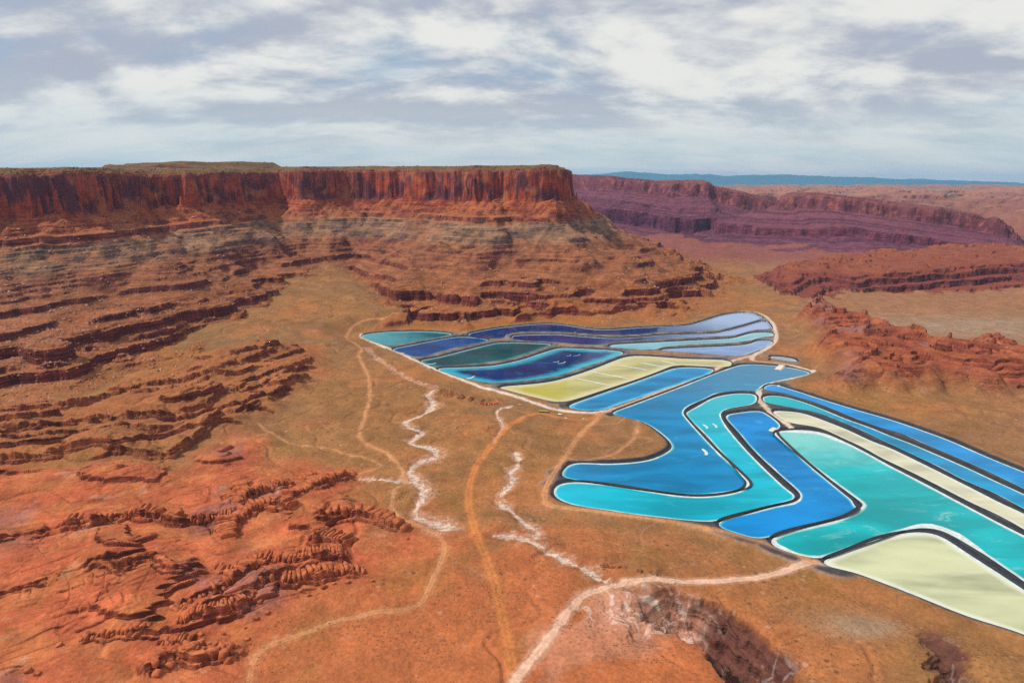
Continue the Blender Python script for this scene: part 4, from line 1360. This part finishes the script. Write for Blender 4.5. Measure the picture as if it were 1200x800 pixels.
STONE = plain('pale_talus_stone', (.36, .17, .11), .95, .35, .05, .1)
SCRUB = plain('desert_scrub_leaf', (.060, .058, .026), .95, .35, .1, .1)
scatter('boulders', 9000, (-.8, .42), (1150, 3300), lambda x, y, T, r: (T['ids'] == 1) & (T['q'] > 128) & (T['dp'] > 60) & (r.uniform(0, 1, len(x)) < .75),
        (1.3, 5.5), STONE, 'pale fallen boulders strewn over the mesa slopes', 41)
scatter('scrub', 9000, (-.85, .3), (2100, 5200), lambda x, y, T, r: (T['ids'] == 1) & (T['q'] < -2), (1.5, 4.0), SCRUB,
        'dark green juniper scrub dotting the mesa top', 42)
SAGE = plain('sagebrush_leaf', (.13, .085, .035), .95, .35, .1, .1)
scatter('sagebrush', 6000, (-.9, .9), (560, 2600), lambda x, y, T, r: (T['ids'] == 0) & (T['sl'] < .4) & (T['dp'] > 40) & (fbm(x, y, 160, 3, 99) > -.1) & (r.uniform(0, 1, len(x)) < .8),
        (.4, 1.2), SAGE, 'low sagebrush scattered over the valley floor', 43, .7)

# ------------------------------------------------------------------ small works by the ponds
def box(v, f, x0, x1, y0, y1, z0, z1):
    b = len(v)
    v += [(x0, y0, z0), (x1, y0, z0), (x1, y1, z0), (x0, y1, z0), (x0, y0, z1), (x1, y0, z1), (x1, y1, z1), (x0, y1, z1)]
    f += [(b, b + 3, b + 2, b + 1), (b + 4, b + 5, b + 6, b + 7), (b, b + 1, b + 5, b + 4), (b + 1, b + 2, b + 6, b + 5), (b + 2, b + 3, b + 7, b + 6), (b + 3, b, b + 4, b + 7)]


def boxes(name, lst, mat, parent):
    v, f = [], []
    for b in lst:
        box(v, f, *b)
    return link(name, mesh(name, v, f), mat, parent)


def thing(name, px, py, rz, label, cat, group=None):
    x_, y_ = place_on_floor(px, py)
    o = bpy.data.objects.new(name, None)
    o.location = (x_, y_, float(height(x_, y_)[0]) - .15)
    o.rotation_euler = (0, 0, rz)
    COL.objects.link(o)
    return tag(o, label, cat, group)


GREEN = plain('faded_green_paint', (.22, .24, .075), .7, .15, .5)
WHITE = plain('white_paint', (.72, .70, .66), .6, .1, .5)
DARK = plain('dark_steel', (.03, .03, .035), .6, .2, .5)
GLASS = plain('dark_glass', (.02, .03, .04), .15, .1, .5, .5)

t = thing('storage_shed', 637, 483, math.radians(-8), 'long green roofed shed by the yellow pond corner', 'shed')
boxes('wall', [(-9, 9, -3, 3, 0, 3.2)], plain('shed_wall', (.16, .11, .06), .8, .2, .4), t)
v = [(-9.6, -3.6, 3.2), (9.6, -3.6, 3.2), (9.6, 0, 4.8), (-9.6, 0, 4.8), (-9.6, 3.6, 3.2), (9.6, 3.6, 3.2)]
link('roof', mesh('roof', v, [(0, 1, 2, 3), (3, 2, 5, 4), (0, 3, 4), (1, 5, 2)]), GREEN, t)
for k in (-6, 0, 6):
    boxes('door', [(k - 1.3, k + 1.3, -3.06, -3.0, 0, 2.5)], DARK, t)

t = thing('tank_trailer', 656.5, 486.5, math.radians(-12), 'white tank trailer parked beside the green roofed shed', 'trailer')
n = 14
v, f = [], []
for xx in (-4.2, -3.9, 3.9, 4.2):
    rr = 1.0 if abs(xx) > 4 else 1.45
    for k in range(n):
        a = 2 * math.pi * k / n
        v.append((xx, rr * math.cos(a), 2.4 + rr * math.sin(a)))
for i in range(3):
    for k in range(n):
        f.append((i * n + k, i * n + (k + 1) % n, (i + 1) * n + (k + 1) % n, (i + 1) * n + k))
f += [tuple(range(n))[::-1], tuple(range(3 * n, 4 * n))]
link('tank', mesh('tank', v, f, True), WHITE, t)
boxes('chassis', [(-4.4, 5.4, -1.0, 1.0, .75, .98)], DARK, t)


def wheel(parent, x_, y_, r_=.5, w=.28):
    v, f = [], []
    for s in (-1, 1):
        for k in range(12):
            a = 2 * math.pi * k / 12
            v.append((x_ + r_ * math.cos(a), y_ + s * w / 2, r_ + r_ * math.sin(a)))
    f = [(k, (k + 1) % 12, 12 + (k + 1) % 12, 12 + k) for k in range(12)] + [tuple(range(12)), tuple(range(12, 24))[::-1]]
    link('wheel', mesh('wheel', v, f), DARK, parent)


for xx in (-3.2, -2.0):
    for yy in (-1.1, 1.1):
        wheel(t, xx, yy)


def pickup(px, py, rz, label):
    t = thing('pickup_truck', px, py, rz, label, 'truck', 'trucks by the ponds')
    boxes('body', [(-2.9, 2.9, -1.0, 1.0, .55, 1.15), (-2.9, -.6, -1.0, -.86, 1.15, 1.5), (-2.9, -.6, .86, 1.0, 1.15, 1.5), (-2.9, -2.78, -.86, .86, 1.15, 1.5)], WHITE, t)
    v = [(-.5, -.95, 1.15), (1.5, -.95, 1.15), (1.5, .95, 1.15), (-.5, .95, 1.15), (-.35, -.8, 1.95), (.85, -.8, 1.95), (.85, .8, 1.95), (-.35, .8, 1.95)]
    link('cab', mesh('cab', v, [(0, 3, 2, 1), (4, 5, 6, 7), (0, 1, 5, 4), (2, 3, 7, 6), (3, 0, 4, 7), (1, 2, 6, 5)]), WHITE, t)
    v = [(1.5 - .05, -.8, 1.25), (1.5 - .05, .8, 1.25), (.95, .7, 1.88), (.95, -.7, 1.88)]
    link('windscreen', mesh('windscreen', [(a + .06, b, c) for a, b, c in v], [(0, 1, 2, 3)]), GLASS, t)
    for xx in (-1.9, 1.9):
        for yy in (-.95, .95):
            wheel(t, xx, yy, .42)


pickup(684, 491, math.radians(25), 'small white pickup truck at the pond corner junction')
pickup(663, 490, math.radians(-20), 'white pickup truck next to the tank trailer')

t = thing('pump_house', 901.5, 421.5, math.radians(-5), 'small dark pump hut beside the grey holding pond', 'hut')
boxes('wall', [(-3, 3, -2.2, 2.2, 0, 3.4)], plain('rust_wall', (.20, .08, .05), .8, .2, .5), t)
boxes('roof', [(-3.4, 3.4, -2.6, 2.6, 3.4, 3.75)], DARK, t)
boxes('door', [(-.6, .6, -2.26, -2.2, 0, 2.2)], DARK, t)

# ------------------------------------------------------------------ the air
hz = bpy.data.materials.new('haze_air')
hz.use_nodes = True
g = NT(hz.node_tree)
pv = g.n('ShaderNodeVolumePrincipled')
pv.inputs['Color'].default_value = (.30, .60, 1.0, 1)
pv.inputs['Density'].default_value = 1.35e-5
pv.inputs['Anisotropy'].default_value = 0.2
g.n('ShaderNodeOutputMaterial', None, Volume=pv)
v, f = [], []
box(v, f, -110000, 110000, -3000, 60000, -60, 1150)
o = link('haze', mesh('haze', v, f), hz)
tag(o, 'thin blue haze in the air', kind='stuff')
